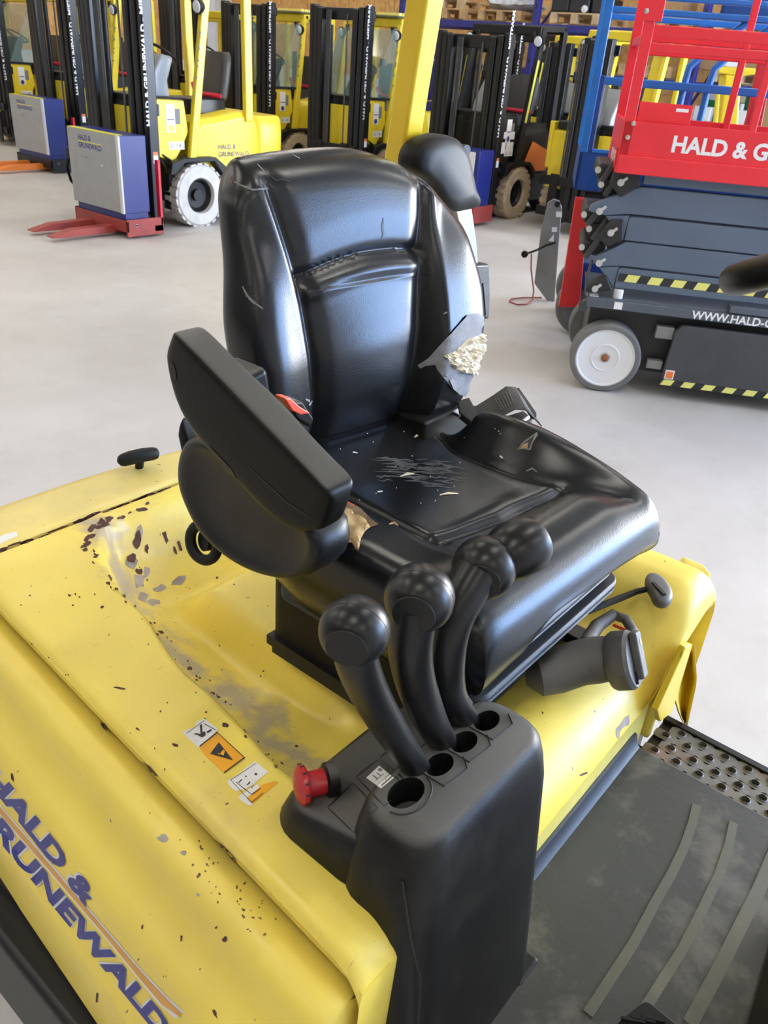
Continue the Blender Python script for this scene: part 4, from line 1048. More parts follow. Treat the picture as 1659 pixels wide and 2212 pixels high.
# slide lever on the left front
MB().tube([atz(1270, 1320, .82), atz(1345, 1290, .82), atz(1375, 1278, .82), atz(1400, 1272, .825), atz(1415, 1280, .83)], [.006, .006, .0055, .0055, .006], 8).build('slide_rod', 'rubber', ST)
pad = [atz(*p, .832) for p in [(1392, 1248), (1402, 1240), (1420, 1243), (1440, 1262), (1455, 1285), (1452, 1303), (1432, 1310), (1412, 1300), (1408, 1280), (1393, 1262)]]
pc = sum(pad, Vector()) / len(pad)
MB().loft([[p.lerp(pc, i_) + Vector((0, 0, h_)) for p in pad] for i_, h_ in ((.3, -.014), (.08, -.012), (0, -.004), (0, .003), (.1, .009), (.35, .012))]).build('slide_lever', 'grey_plastic', ST, sub=1, ang=180)
MB().bar(atz(1410, 1258, .846), atz(1436, 1285, .846), .006, .003).build('slide_groove', 'grooves', ST)
# ------------------------------------------------------------------ tears, foam and scuffs on the vinyl
bt = bvh(BK); ctr_ = bvh(CU)
def nz3(p, s): return noise.noise(p * s)
tear = patch('torn_lining', bt, [(1008, 680), (1030, 676), (1045, 684), (1056, 705), (1066, 740), (1060, 800), (1046, 830), (1040, 850), (1000, 858), (975, 838), (955, 812), (945, 800), (940, 788), (920, 790), (908, 796), (902, 789), (925, 774), (955, 768), (968, 754), (990, 740), (1005, 715)], 'fabric_back', BK, .0012, 12, lambda p, e, c: .0012 + .0015 * (1 + nz3(p, 60)) * (not e))
fo_ = patch('foam', bt, [(957, 768), (975, 760), (990, 748), (1008, 730), (1030, 724), (1050, 716), (1062, 708), (1070, 722), (1074, 745), (1070, 770), (1058, 790), (1046, 812), (1028, 808), (1000, 806), (982, 800), (970, 785)], 'foam_cream', BK, .004, 6, lambda p, e, c: .001 if e else .007 + .010 * nz3(p, 70) + .006 * nz3(p, 210))
# foam bulging past the bolster edge
fb = MB(); cfo = hit(bt, 1022, 765)[0] + Vector((.004, .004, 0))
for k in range(9):
    pz = random.Random(k); c = cfo + Vector((pz.uniform(.0, .032), pz.uniform(-.004, .02), pz.uniform(-.035, .035))); r = pz.uniform(.008, .016)
    fb.loft([[c + Vector((math.cos(t) * math.sin(a) * r, math.sin(t) * math.sin(a) * r, math.cos(a) * r)) * (1 + .35 * noise.noise((c + Vector((math.cos(t), math.sin(t), math.cos(a)))) * 3)) for t in [2 * math.pi * q_ / 10 for q_ in range(10)]] for a in [math.pi * (.05 + .9 * s_ / 7) for s_ in range(8)]])
fb.build('foam_lump', 'foam_cream', BK)
patch('lining_fold', bt, [(968, 820), (985, 812), (1040, 812), (1046, 830), (1042, 848), (1012, 857), (990, 850), (975, 838)], 'fabric_back', BK, .004, 10, lambda p, e, c: .004 + .003 * nz3(p, 50))
for pts, wd, mm in (([(828, 470), (826, 490), (828, 505), (825, 515)], 2.2, 'grooves'), ([(505, 392), (520, 400), (545, 410), (580, 408)], 2.0, 'scuff'), ([(498, 382), (505, 388), (508, 402)], 1.8, 'foam_dark'), ([(520, 411), (550, 412), (578, 405)], 1.6, 'grooves'), ([(582, 378), (595, 390), (610, 388), (628, 392)], 2.2, 'grooves'), ([(524, 618), (535, 640), (550, 655), (568, 667)], 2.6, 'scuff'), ([(526, 630), (545, 655), (565, 667)], 1.4, 'grooves'), ([(556, 355), (570, 370)], 1.5, 'scuff'), ([(632, 335), (648, 343)], 1.4, 'scuff'), ([(660, 862), (672, 868), (668, 876)], 3.0, 'scuff'), ([(490, 355), (505, 342), (520, 340)], 1.6, 'foam_dark'), ([(958, 678), (966, 674)], 2, 'scuff')):
    patch('crack', bt, crack(pts, wd), mm, BK, .0006, 8)
# cushion: torn foam on the right edge, worn patch, small slits
patch('foam_pit', ctr_, [(735, 1082), (752, 1084), (778, 1098), (800, 1120), (818, 1134), (800, 1140), (780, 1145), (755, 1130), (735, 1110)], 'foam_dark', CU, .0008, 8)
patch('foam', ctr_, [(722, 1130), (735, 1100), (750, 1098), (765, 1115), (790, 1125), (800, 1140), (788, 1150), (780, 1165), (776, 1190), (768, 1185), (760, 1172), (735, 1172), (728, 1155), (720, 1145)], 'foam_tan', CU, .005, 6, lambda p, e, c: .0015 if e else .006 + .005 * nz3(p, 60))
patch('foam_flap', ctr_, [(716, 1148), (735, 1150), (752, 1165), (765, 1178), (740, 1176), (726, 1168)], 'foam_tan', CU, .009, 6, lambda p, e, c: .009 + .004 * nz3(p, 60))
wr = random.Random(3)
for k in range(60):
    x = wr.uniform(825, 985); y = wr.uniform(992, 1050) + (x - 900) * .08; l = wr.uniform(12, 46) * (1 - abs(y - 1020) / 60)
    if l < 5: continue
    patch('worn_vinyl', ctr_, crack([(x - l, y - l * .05 + wr.gauss(0, 1)), (x - l * .3, y + wr.gauss(0, 1.5)), (x + l * .3, y + wr.gauss(0, 1.5)), (x + l, y + l * .1)], wr.uniform(.8, 2.0)), 'scuff_soft', CU, .0004, 10)
for pts, wd, mm in (([(895, 945), (905, 938), (912, 943)], 3.2, 'foam_cream'), ([(903, 930), (905, 942)], 1.6, 'foam_cream'), ([(865, 1030), (880, 1024), (895, 1024)], 2.4, 'foam_cream'), ([(950, 1070), (968, 1066), (990, 1067)], 2.2, 'foam_cream'), ([(840, 1133), (852, 1129), (860, 1136)], 2.6, 'foam_tan'), ([(762, 977), (772, 979)], 1.6, 'white_print'), ([(815, 1063), (826, 1062)], 2.0, 'white_print'), ([(1137, 1018), (1150, 1012), (1160, 1020)], 1.6, 'scuff'), ([(1080, 985), (1086, 990)], 2.5, 'white_print'), ([(748, 1085), (765, 1092)], 1.4, 'red_lever'), ([(1410, 1035), (1430, 1052), (1448, 1072)], 2.4, 'scuff'), ([(1000, 910), (992, 930)], 3, 'foam_dark')):
    patch('slit', ctr_, crack(pts, wd), mm, CU, .0008, 8)
patch('tear_edge', ctr_, [(1117, 972), (1130, 955), (1146, 943), (1160, 934), (1162, 940), (1152, 955), (1146, 973), (1130, 970)], 'scuff', CU, .0008, 8)
patch('tear_hole', ctr_, [(1121, 970), (1132, 958), (1146, 948), (1156, 939), (1150, 953), (1143, 970), (1130, 967)], 'vinyl_back', CU, .0014, 8)
patch('tear_foam', ctr_, [(1124, 969), (1132, 960), (1142, 956), (1140, 969)], 'foam_tan', CU, .0018, 8)
dr = random.Random(9)
for k in range(26):
    x, y = dr.uniform(690, 1120), dr.uniform(915, 1100); patch('lint', ctr_, [(x, y), (x + 2.5, y + 1), (x + 1.5, y + 3)], 'white_print', CU, .0006)
# ------------------------------------------------------------------ fleet forklifts: X forward, Y left, Z up, origin below the front axle
def wheel(t, c, r, wd, tyre, rim, ax=(0, 1, 0), treads=0, name='tyre'):
    c, ax = Vector(c), Vector(ax); h = wd / 2
    w_ = MB().lathe([(r * .58, -h), (r * .93, -h), (r, -h * .8), (r, h * .8), (r * .93, h), (r * .58, h), (r * .55, h * .6), (r * .55, -h * .6), (r * .58, -h)], c, ax, 36, caps=False)
    e1 = ax.orthogonal().normalized(); e2 = ax.cross(e1)
    o = w_.build(name, tyre, t)
    if treads:
        tb = MB()
        for k in range(treads):
            for s in (-1, 1):
                a = 2 * math.pi * (k + (.25 if s > 0 else 0)) / treads; d = e1 * math.cos(a) + e2 * math.sin(a); q = ax.cross(d)
                tb.obox(c + d * (r + .004) + ax * s * h * .5, d * .008, q * (math.pi * r / treads * .62), ax * h * .46)
        tb.build('tread', tyre, o)['kind'] = 'stuff'
    MB().lathe([(0, -h * .5), (r * .56, -h * .5), (r * .56, h * .55), (r * .5, h * .6), (r * .42, h * .2), (r * .2, h * .15), (r * .18, h * .5), (0, h * .5)], c, ax, 28).build('rim', rim, o)
    return o
def make_truck(name, label, body, tyre, mast_h=2.3, cab=False, black=False, text=True, number='1074', inner='mast_black', lamp='lens', group='forklifts parked in rows behind the seat', mw=1.0):
    t = thing(name, label, 'forklift', (0, 0, 0), group); INV.pop(t.name, None)
    post = 'chassis_black' if black else body
    MB().box((-.98, -.43, .16), (.30, .43, .50)).build('chassis', 'chassis_black', t, bev=.02)
    for s in (-1, 1):
        wheel(t, (0, s * .44, .29), .29, .19, tyre, 'chassis_black', (0, s, 0), 22)
        MB().prism([(.36, s * .34, .50), (.33, s * .34, .60), (.2, s * .34, .64), (-.2, s * .34, .64), (-.33, s * .34, .55), (-.35, s * .34, .46), (-.30, s * .34, .46), (-.18, s * .34, .60), (.18, s * .34, .60), (.30, s * .34, .50)], (0, s * .20, 0)).build('fender', 'chassis_black', t, bev=.008)
        wheel(t, (-1.0, s * .30, .22), .22, .16, 'tyre_black', 'chassis_black', (0, s, 0), 0)
        # front and rear guard legs
        p0, p1 = Vector((.05, s * .475, .62)), Vector((-.19, s * .46, 2.02)) if not cab else Vector((-.12, s * .46, 1.98))
        lg = MB().bar(p0, p1, .055, .085, up=(1, 0, 0)).build('guard_leg', post, t, bev=.012, seg=3)
        MB().bar((-.70, s * .45, .95), (-.68, s * .45, 2.04), .06, .10, up=(1, 0, 0)).build('rear_leg', post, t, bev=.015, seg=3)
        d = (p1 - p0)
        if black:
            MB().bar(p0.lerp(p1, .32) + Vector((.02, s * .031, 0)), p0.lerp(p1, .78) + Vector((.02, s * .031, 0)), .004, .04, up=(1, 0, 0)).build('reflector_strip', 'strip_yellow', t)
        # head lamp
        lc_ = p0.lerp(p1, .90) + Vector((.07, s * .01, .02))
        MB().bar(p0.lerp(p1, .9), lc_, .02, .02).build('lamp_arm', 'chassis_black', t)
        l_ = MB().lathe([(0, -.05), (.035, -.05), (.058, -.02), (.062, .015), (.055, .02), (0, .02)], lc_, (1, 0, -.12), 20).build('head_lamp', 'chassis_black', t)
        MB().lathe([(0, .018), (.052, .02), (.045, .03), (0, .034)], lc_, (1, 0, -.12), 20).build('lens', lamp, l_)
        MB().lathe([(0, -.03), (.028, -.03), (.028, .04), (0, .045)], lc_ + Vector((-.02, -s * .09, .06)), (0, .2, -1), 12).build('indicator', 'chassis_black', t)
    # overhead guard
    MB().bar((-.16, -.47, 2.0), (-.16, .47, 2.0), .09, .10).build('guard_front', post, t, bev=.015)
    MB().bar((-.68, -.47, 2.04), (-.68, .47, 2.04), .08, .08).build('guard_rear', post, t, bev=.015)
    for s in (-1, 1): MB().bar((-.14, s * .44, 2.02), (-.70, s * .44, 2.05), .06, .06).build('guard_rail', post, t, bev=.01)
    for k in range(7): y = -.33 + .11 * k; MB().bar((-.18, y, 2.035), (-.68, y, 2.055), .03, .04).build('guard_bar', post, t)
    # cowl
    cm_ = 'chassis_black' if black else body
    for s in (-1, 1):
        MB().prism([(.44, s * .40, .66), (.46, s * .40, 1.14), (.10, s * .40, 1.13), (.06, s * .40, .86), (.16, s * .40, .70), (.24, s * .40, .60)], (0, s * .055, 0)).build('cowl_side', cm_, t, bev=.012, seg=3)
    MB().box((.38, -.41, .45), (.44, .41, 1.05)).build('cowl_front', cm_, t, bev=.015)
    # stickers on the left cowl side
    Yf = .4565
    MB().box((.215, Yf, .86), (.315, Yf + .002, 1.10)).build('sticker', 'white_print', t)
    MB().box((.155, Yf, .93), (.21, Yf + .002, 1.06)).build('sticker', 'scuff', t)
    MB().lathe([(0, 0), (.03, 0), (.03, .002), (0, .002)], (.265, Yf + .002, .895), (0, 1, 0), 16).build('sticker_dot', 'decal_blue' if cab or black else 'strip_yellow', t)
    MB().box((.225, Yf + .002, .965), (.305, Yf + .004, .975)).build('sticker_line', 'decal_blue', t)
    MB().box((.12, Yf, .71), (.30, Yf + .002, .78)).build('number_plate', 'white_print', t)
    text3d('plate_number', '51 14 L', 'black_print', t, (.285, Yf + .002, .725), (-1, 0, 0), (0, 0, 1), .04)
    # dash column and wheel
    MB().prism([(.06, -.05, 1.12), (.34, -.05, 1.12), (.32, -.05, 1.24), (.14, -.05, 1.50), (.0, -.05, 1.48), (.08, -.05, 1.28)], (0, .26, 0)).build('steering_column', 'cab_grey' if not cab else 'grey_plastic', t, bev=.03, seg=3)
    MB().box((.0, -.38, 1.06), (.42, .38, 1.15)).build('dash', 'chassis_black', t, bev=.02)
    wn = Vector((-.5, 0, .86)).normalized(); e1 = Vector((0, 1, 0)); e2 = wn.cross(e1); wc = Vector((.0, 0, 1.50))
    sw = MB().tube([wc + (e1 * math.cos(a) + e2 * math.sin(a)) * .155 for a in [2 * math.pi * k / 30 for k in range(30)]], .013, 8, closed=True).build('steering_wheel', 'chassis_black', t)
    for k in range(3): a = 2.094 * k; MB().bar(wc - wn * .03, wc + (e1 * math.cos(a) + e2 * math.sin(a)) * .15, .02, .01).build('spoke', 'chassis_black', sw)
    # seat
    s_ = MB().loft([rrect(-.62, -.16, -.23, .23, .06, z) for z in (1.0, 1.03, 1.10, 1.13)]).build('seat_cushion', 'seat_black', t, bev=.01)
    bk_ = MB()
    bk_.loft([[Vector((-.58 - (z - 1.1) * .22 + x, y, z)) for x, y, _ in rrect(-.06, .06, -.23 * k, .23 * k, .05, 0)] for z, k in ((1.10, .8), (1.14, .98), (1.30, 1), (1.45, .95), (1.52, .85), (1.55, .7))]).build('seat_back', 'seat_grey', t)
    MB().loft([rrect(-.72, -.66, -.33, -.25, .03, z) for z in (1.22, 1.24, 1.56, 1.60)]).build('belt_housing', 'seat_grey', t)
    MB().tube([(-.52, .25, 1.16), (-.45, .1, 1.165), (-.48, -.1, 1.17), (-.58, -.26, 1.24)], .022, 8).build('seat_belt', 'belt_red', t)
    MB().box((-.60, -.20, .96), (-.18, .20, 1.01)).build('seat_base', 'chassis_black', t)
    # hood and counterweight
    hm = 'chassis_black' if black else body
    hr = []
    for x, z, yw in ((-.02, .80, .42), (-.05, .93, .44), (-.12, .985, .445), (-.3, 1.0, .45), (-.55, 1.04, .455), (-.72, 1.045, .455), (-.80, 1.0, .45), (-.84, .9, .44), (-.85, .80, .44)):
        hr.append([(x, -yw, .50), (x, -yw, z - .06), (x, -yw + .03, z - .015), (x, -yw + .07, z), (x, yw - .07, z), (x, yw - .03, z - .015), (x, yw, z - .06), (x, yw, .50)])
    MB().loft(hr).build('hood', hm, t, bev=.01, seg=2)
    MB().loft([rrect(-1.22, -.80, -.46 * k, .46 * k, .12, z) for z, k in ((.22, .9), (.3, 1), (.86, 1), (.95, .97), (1.0, .9))]).build('counterweight', hm, t, bev=.02)
    if not black:
        text3d('hood_lettering', 'HALD &', 'decal_blue', t, (-.30, .4535, .70), (-1, 0, 0), (0, 0, 1), .045, extrude=.004)
        text3d('hood_lettering', 'GRUNEWALD', 'decal_blue', t, (-.30, .4535, .63), (-1, 0, 0), (0, 0, 1), .045, extrude=.004)
    if cab:
        for s in (-1, 1):
            pn = MB().prism([(.42, s * .45, 1.16), (.05, s * .47, 1.16), (-.10, s * .47, 1.93), (.02, s * .46, 1.93)], (0, s * .006, 0)).build('side_window', 'glass_green', t)
            MB().bar((.44, s * .45, 1.15), (-.04, s * .47, 1.15), .02, .03).build('window_frame', 'chassis_black', t)
        MB().prism([(.43, -.43, 1.16), (.43, .43, 1.16), (-.02, .43, 1.92), (-.02, -.43, 1.92)], (.006, 0, 0)).build('windscreen', 'glass_green', t)
        rs = MB()
        for k in range(9): x = -.08 - .075 * k; rs.loft([[(x + dx, y, 2.08 + h_) for dx, h_ in ((-.034, 0), (-.03, .035), (.03, .035), (.034, 0))] for y in (-.46, .46)])
        MB().box((-.72, -.46, 2.06), (-.05, .46, 2.08)).build('rain_roof', 'glass_green', t)
        for k in range(9):
            x = -.09 - .072 * k; MB().loft([[(x + dx, y, 2.08 + h_) for dx, h_ in ((-.030, 0), (-.026, .03), (.026, .03), (.030, 0))] for y in (-.46, .46)]).build('roof_rib', 'pale_yellow', t)
    if black:
        MB().prism([(-.1, .462, .52), (-.8, .462, .52), (-.8, .462, .72), (-.3, .462, .86)], (0, .008, 0)).build('orange_panel', 'orange_paint', t)
        for a_, b_ in (((.13, .72), (.28, .84)), ((.30, .72), (.38, .84)), ((.13, .87), (.27, .95)), ((.29, .88), (.36, .95))):
            MB().box((a_[0], Yf, a_[1] + .02), (b_[0], Yf + .003, b_[1] + .02)).build('sticker', 'white_print', t)
    # mast: three nested channels each side, chains, hoses, cylinders
    mk = inner
    for s in (-1, 1):
        for k, (y0, x0, h) in enumerate(((.42 - .575 * (1 - mw), .43, mast_h), (.335 - .575 * (1 - mw), .445, mast_h - .02), (.25 - .575 * (1 - mw), .46, mast_h - .04))):
            ch = MB().box((x0, min(s * y0, s * (y0 + .075)), .10 + .03 * k), (x0 + .11, max(s * y0, s * (y0 + .075)), h))
            ch.build('mast_rail', mk, t, bev=.012, seg=2)
            MB().box((x0 + .108, min(s * (y0 + .02), s * (y0 + .055)), .14), (x0 + .112, max(s * (y0 + .02), s * (y0 + .055)), h - .05)).build('rail_channel', 'grooves', t)
        MB().tube([(.45, s * .20 * mw, .2), (.45, s * .20 * mw, mast_h * .9)], .028, 12).build('lift_cylinder', 'frame_black', t)
        MB().tube([(.53, s * .14, .4), (.53, s * .14, mast_h - .1)], .010, 6).build('chain', 'grey_plastic', t)
    for k in range(4): MB().tube([(.575, -.10 - .022 * k, .5), (.575, -.10 - .022 * k, mast_h - .06)], .0085, 6).build('hose', 'lift_dark', t)
    for z in (.22, mast_h - .10, 1.05):
        MB().box((.405, -.49 * mw, z - .05), (.435, .49 * mw, z + .05)).build('mast_crossbar', mk, t, bev=.01)
    MB().box((.45, -.33 * mw, mast_h - .16), (.52, .33 * mw, mast_h - .03)).build('mast_head', mk, t, bev=.01)
    # carriage with forks
    for z in (.22, .55): MB().box((.572, -.40, z - .05), (.586, .40, z + .05)).build('carriage_bar', 'chassis_black', t, bev=.005)
    for s in (-1, 1):
        MB().box((.587, s * .22 - .05, .05), (.60, s * .22 + .05, .62)).build('fork', 'chassis_black', t)
    MB().tube([(.45, .38, .75), (.40, .44, .68), (.30, .47, .62), (.25, .46, .5)], .012, 7).build('hose', 'rubber', t)
    MB().tube([(.45, .36, .70), (.38, .45, .60), (.33, .47, .5)], .012, 7).build('hose', 'rubber', t)
    if text:
        text3d('mast_lettering', 'HALD & GRUNEWALD - MIETPARK', 'white_print', t, (.510, .4985, .92), (0, 0, 1), (1, 0, 0), .050, extrude=-.004, width=1.24, off=.03)
        MB().box((.46, .496, .60), (.51, .498, .70)).build('warning_label', 'white_print', t)
        MB().box((.46, .498, .67), (.51, .4985, .70)).build('label_head', 'orange_label', t)
    if number and not black:
        p0, p1 = Vector((.05, .475, .62)), Vector((-.19, .46, 2.02)) if not cab else Vector((-.12, .46, 1.98))
        d = (p1 - p0).normalized()
        text3d('fleet_number', number, 'black_print', t, p0.lerp(p1, .50) + Vector((.02, .029, 0)), d, Vector((1, 0, 0)), .035, extrude=-.002, width=.40)
    return t
def put(t, x, y, rz=math.pi): t.location = (x, y, 0); t.rotation_euler = (0, 0, rz); return t
TA = put(make_truck('forklift', 'yellow open forklift with white tyre behind the nearer charger cabinet', 'fleet_yellow', 'tyre_white', 2.5, number='1 0 7 4'), 5.45, 7.35)
TD = put(make_truck('forklift', 'yellow cab forklift half hidden behind the foreground guard leg', 'fleet_yellow', 'tyre_tan', 2.14, cab=True, number='1 1 8 9'), 9.06, 7.9)
TE = put(make_truck('forklift', 'black forklift with tan tyres and yellow reflector strips beside the aisle', 'fleet_yellow', 'tyre_tan', 1.94, black=True, text=True), 9.15, 5.95)
TC = put(copy_tree(TD), 9.1, 9.65); TC['label'] = 'yellow cab forklift right of the white-tyred forklift'
for ch in [c for c in TC.children if c.name.startswith('fleet_number')]: pass
TF = put(make_truck('forklift', 'yellow forklift with round head lamps behind the blue lift', 'fleet_yellow', 'tyre_tan', 1.95, number=None, text=False, mw=.42), 9.35, 4.52)
for s in (-1, 1): MB().bar((.03, s * .40, .70), (-.20, s * .40, 1.98), .16, .03, up=(1, 0, 0)).build('pillar_plate', 'fleet_yellow', TF, bev=.008)
TB = put(copy_tree(TA), 6.98, 10.95); TB['label'] = 'yellow forklift with tall mast behind the farther charger cabinet'
TG = put(copy_tree(TA), 9.40, 11.45); TG['label'] = 'yellow open forklift seen through the frame of the white-tyred one'
TH = put(copy_tree(TA), 10.9, 13.3); TH['label'] = 'yellow forklift deepest in the row, seen between the masts'
TK = put(copy_tree(TD), 7.45, 13.6); TK['label'] = 'forklift with black mast at the far left edge'
TL = put(copy_tree(TE), 11.4, 7.2); TL['label'] = 'black forklift behind the first black one, left of it'
TM = put(copy_tree(TF), 11.3, 6.05); TM['label'] = 'yellow forklift far back in the aisle'
# ------------------------------------------------------------------ charger cabinets on red stands
def charger(label, x, y, sc=1.0, red='red_frame', leg='red_frame'):
    t = thing('charger_cabinet', label, 'charger', (x, y, 0), 'battery charger cabinets'); INV.pop(t.name, None); t.location = (x, y, 0)
    # local: front face at x = 0 looking to -x, width along y, centre y = 0
    b = MB().box((0.0, -.40, .22), (.27, .40, .865)).build('body', 'cab_blue', t, bev=.006)
    MB().box((-.012, -.395, .225), (0.0, .395, .860)).build('door', 'cab_grey', t, bev=.003)
    MB().box((-.014, -.402, .222), (.004, -.36, .863)).build('corner_trim', 'cab_trim', t, bev=.002)
    MB().box((-.002, -.36, .862), (.06, .40, .868)).build('top_strip', 'strip_yellow', t)
    text3d('lettering', 'HALD &', 'decal_blue', t, (-.0125, .22, .775), (0, -1, 0), (0, 0, 1), .045, width=.20, off=.01)
    text3d('lettering', 'GRUNEWALD', 'decal_blue', t, (-.0125, .22, .710), (0, -1, 0), (0, 0, 1), .045, width=.36, off=.01)
    MB().box((-.014, -.15, .760), (-.0125, .22, .767)).build('stripe', 'strip_yellow', t)
    text3d('lettering', '24 V 100 A', 'lift_dark', t, (-.0125, .20, .625), (0, -1, 0), (0, 0, 1), .016)
    MB().lathe([(0, 0), (.013, 0), (.010, .012), (0, .012)], (-.012, -.14, .595), (-1, 0, 0), 10).build('lock', 'chrome', t)
    MB().bar((-.016, .31, .575), (-.016, .28, .555), .02, .006).build('handle', 'chrome', t)
    MB().box((.02, -.38, .15), (.26, .38, .222)).build('foot', 'cab_blue', t)
    f = MB().box((.0, -.42, .06), (.02, .42, .16)).build('base_frame', red, t, bev=.004)
    MB().box((.0, -.42, .02), (.395, -.40, .17)).build('base_side', red, t, bev=.004)
    MB().box((.0, .40, .02), (.395, .42, .17)).build('base_side', red, t, bev=.004)
    MB().box((.30, -.42, .05), (.395, .42, .10)).build('base_plate', red, t)
    for s in (-1, 1): MB().prism([(.3, s * .16 - .05, .03), (-.45, s * .16 - .05, .03), (-.62, s * .16 - .05, .035), (-.62, s * .16 - .05, .045), (-.42, s * .16 - .05, .09), (.3, s * .16 - .05, .10)], (0, .10, 0)).build('fork_leg', leg, t, bev=.006)
    MB().box((.37, -.42, .10), (.397, -.37, .66)).build('upright', 'red_bright', t, bev=.004)
    MB().box((.37, .34, .10), (.397, .38, .66)).build('upright', 'red_bright', t, bev=.004)
    MB().tube([(.1, .43, .62), (.05, .50, .60), (.02, .52, .50), (.05, .52, .38), (.10, .50, .30), (.14, .47, .38), (.12, .45, .5)], .014, 8).build('cable', 'rubber', t)
    MB().box((.02, .43, .58), (.16, .52, .68)).build('plug', 'rubber', t, bev=.02)
    for q in ((-.39, .20), (-.39, .165)): MB().lathe([(0, 0), (.012, 0), (.012, .006), (0, .006)], (.1, -.42, .10 + q[1] * .1), (0, -1, 0), 8).build('bolt', 'chrome', t)
    return t
charger('grey and blue charger cabinet on a red stand before the white-tyred forklift', 4.45, 7.05)
charger('grey and blue charger cabinet at the left edge, its stand dark', 5.95, 10.85, red='frame_black', leg='orange_paint')
# small blue-framed charger beside the black forklift
t = thing('charger_box', 'white charger box with blue frame beside the black forklift', 'charger', (8.3, 5.75, 0))
P0 = Vector((8.1, 5.62, 0))
MB().box((8.12, 5.35, .16), (8.42, 5.95, .80)).build('body', 'cab_blue', t, bev=.01)
MB().box((8.105, 5.40, .30), (8.12, 5.90, .78)).build('door', 'white_paint', t, bev=.004)
MB().box((8.10, 5.72, .70), (8.105, 5.86, .74)).build('label', 'decal_blue', t)
MB().box((8.10, 5.33, .04), (8.5, 5.36, .22)).box((8.10, 5.94, .04), (8.5, 5.97, .22)).build('stand', 'red_frame', t)
MB().box((7.7, 5.45, .03), (8.4, 5.55, .08)).build('fork_leg', 'red_frame', t, bev=.01)
# ------------------------------------------------------------------ scissor lifts
def frame_fn(o, ang):
    o = Vector(o); U = Vector((math.sin(ang), -math.cos(ang), 0)); Wd = Vector((math.cos(ang), math.sin(ang), 0))
    return lambda u, w, z: o + U * u + Wd * w + Vector((0, 0, z)), U, Wd
ANG = math.radians(29)
def fbox(mb, P, a, b):
    vs = [P(u, w, z) for z in (a[2], b[2]) for u, w in ((a[0], a[1]), (b[0], a[1]), (b[0], b[1]), (a[0], b[1]))]
    return mb.add(vs, [(0, 3, 2, 1), (4, 5, 6, 7), (0, 1, 5, 4), (1, 2, 6, 5), (2, 3, 7, 6), (3, 0, 4, 7)])
def fprism(mb, P, pts, w0, w1):
    a = [P(u, w0, z) for u, z in pts]; b = [P(u, w1, z) for u, z in pts]; n = len(pts)
    return mb.add(a + b, [tuple(range(n)), tuple(range(2 * n - 1, n - 1, -1))] + [(i, i + n, (i + 1) % n + n, (i + 1) % n) for i in range(n)])
P, U, Wd = frame_fn((4.36, 1.79, 0), ANG)
RL = thing('scissor_lift', 'red and grey scissor lift with white wheel at the right edge', 'scissor lift', P(.8, .4, 0))
LEN = 2.1
def lift_wheel(t, u, w, P, m='wheel_white', r=.2, wd=.13):
    c = P(u, w, r); ax = -Wd
    o = MB().lathe([(0, -wd), (r * .9, -wd), (r, -wd * .85), (r, -.012), (r * .95, 0), (r * .845, .002), (r * .83, -.006), (r * .83, -.04), (0, -.04)], c, ax, 48).build('tyre', 'tyre_grey', t)
    MB().lathe([(r * .835, -.02), (r * .835, -.004), (r * .80, -.002), (r * .76, -.010), (r * .42, -.016), (r * .38, -.010), (r * .36, -.018), (r * .15, -.02), (0, -.02)], c, ax, 48).build('rim', m, o)
    MB().lathe([(0, -.03), (.022, -.03), (.022, -.008), (.012, .004), (0, .006)], c, ax, 6).build('nut', 'rust', o)
    return o
for u in (-.05, 1.30):
    lift_wheel(RL, u, 0, P)
    c = P(u, .62, .2); MB().lathe([(0, 0), (.19, 0), (.2, .01), (.2, .12), (.19, .13), (0, .13)], c, Wd, 40).build('tyre', 'tyre_grey', RL)
fbox(MB(), P, (-.21, .025, .475), (LEN, .060, .530)).build('chassis_beam', 'lift_grey2', RL, bev=.008)
fbox(MB(), P, (-.21, .060, .515), (LEN, .70, .531)).build('chassis_deck', 'lift_grey2', RL, bev=.004)
fbox(MB(), P, (-.18, .12, .12), (LEN, .66, .47)).build('chassis_body', 'lift_black', RL, bev=.01)
fprism(MB(), P, [(.285, .115), (1.05, .115), (1.05, .435), (.33, .435), (.30, .40)], .02, .06).build('tray_door', 'lift_dark', RL, bev=.006)
fbox(MB(), P, (.55, .018, .535), (LEN, .10, .575)).build('tray_cover', 'lift_grey2', RL, bev=.006)
for k in range(9):
    u0 = .285 + k * .115
    fprism(MB(), P, [(u0, .085), (u0 + .06, .085), (u0 + .078, .118), (u0 + .018, .118)], .016, .02).build('hazard_stripe', 'hazard_yellow', RL)
fbox(MB(), P, (.283, .019, .083), (1.32, .03, .120)).build('hazard_ground', 'hazard_black', RL)
# scissor arms: outline in (length, height)
AR = 'lift_grey'
fprism(MB(), P, [(-.075, .588), (LEN, .588), (LEN, .700), (-.06, .700), (-.075, .690)], .07, .13).build('scissor_arm', AR, RL, bev=.006)
fprism(MB(), P, [(-.065, .838), (LEN, .838), (LEN, .709), (-.07, .709), (-.175, .690), (-.215, .712), (-.205, .745), (-.12, .80)], .07, .13).build('scissor_arm', AR, RL, bev=.006)
fprism(MB(), P, [(-.075, .845), (LEN, .845), (LEN, .970), (-.06, .970), (-.075, .960)], .07, .13).build('scissor_arm', AR, RL, bev=.006)
fprism(MB(), P, [(-.045, 1.122), (LEN, 1.122), (LEN, .981), (-.07, .981), (-.20, .962), (-.29, .975), (-.285, 1.005), (-.15, 1.075)], .07, .13).build('scissor_arm', AR, RL, bev=.006)
fprism(MB(), P, [(-.042, 1.135), (LEN, 1.135), (LEN, 1.19), (-.042, 1.19)], .07, .13).build('scissor_arm', AR, RL, bev=.006)
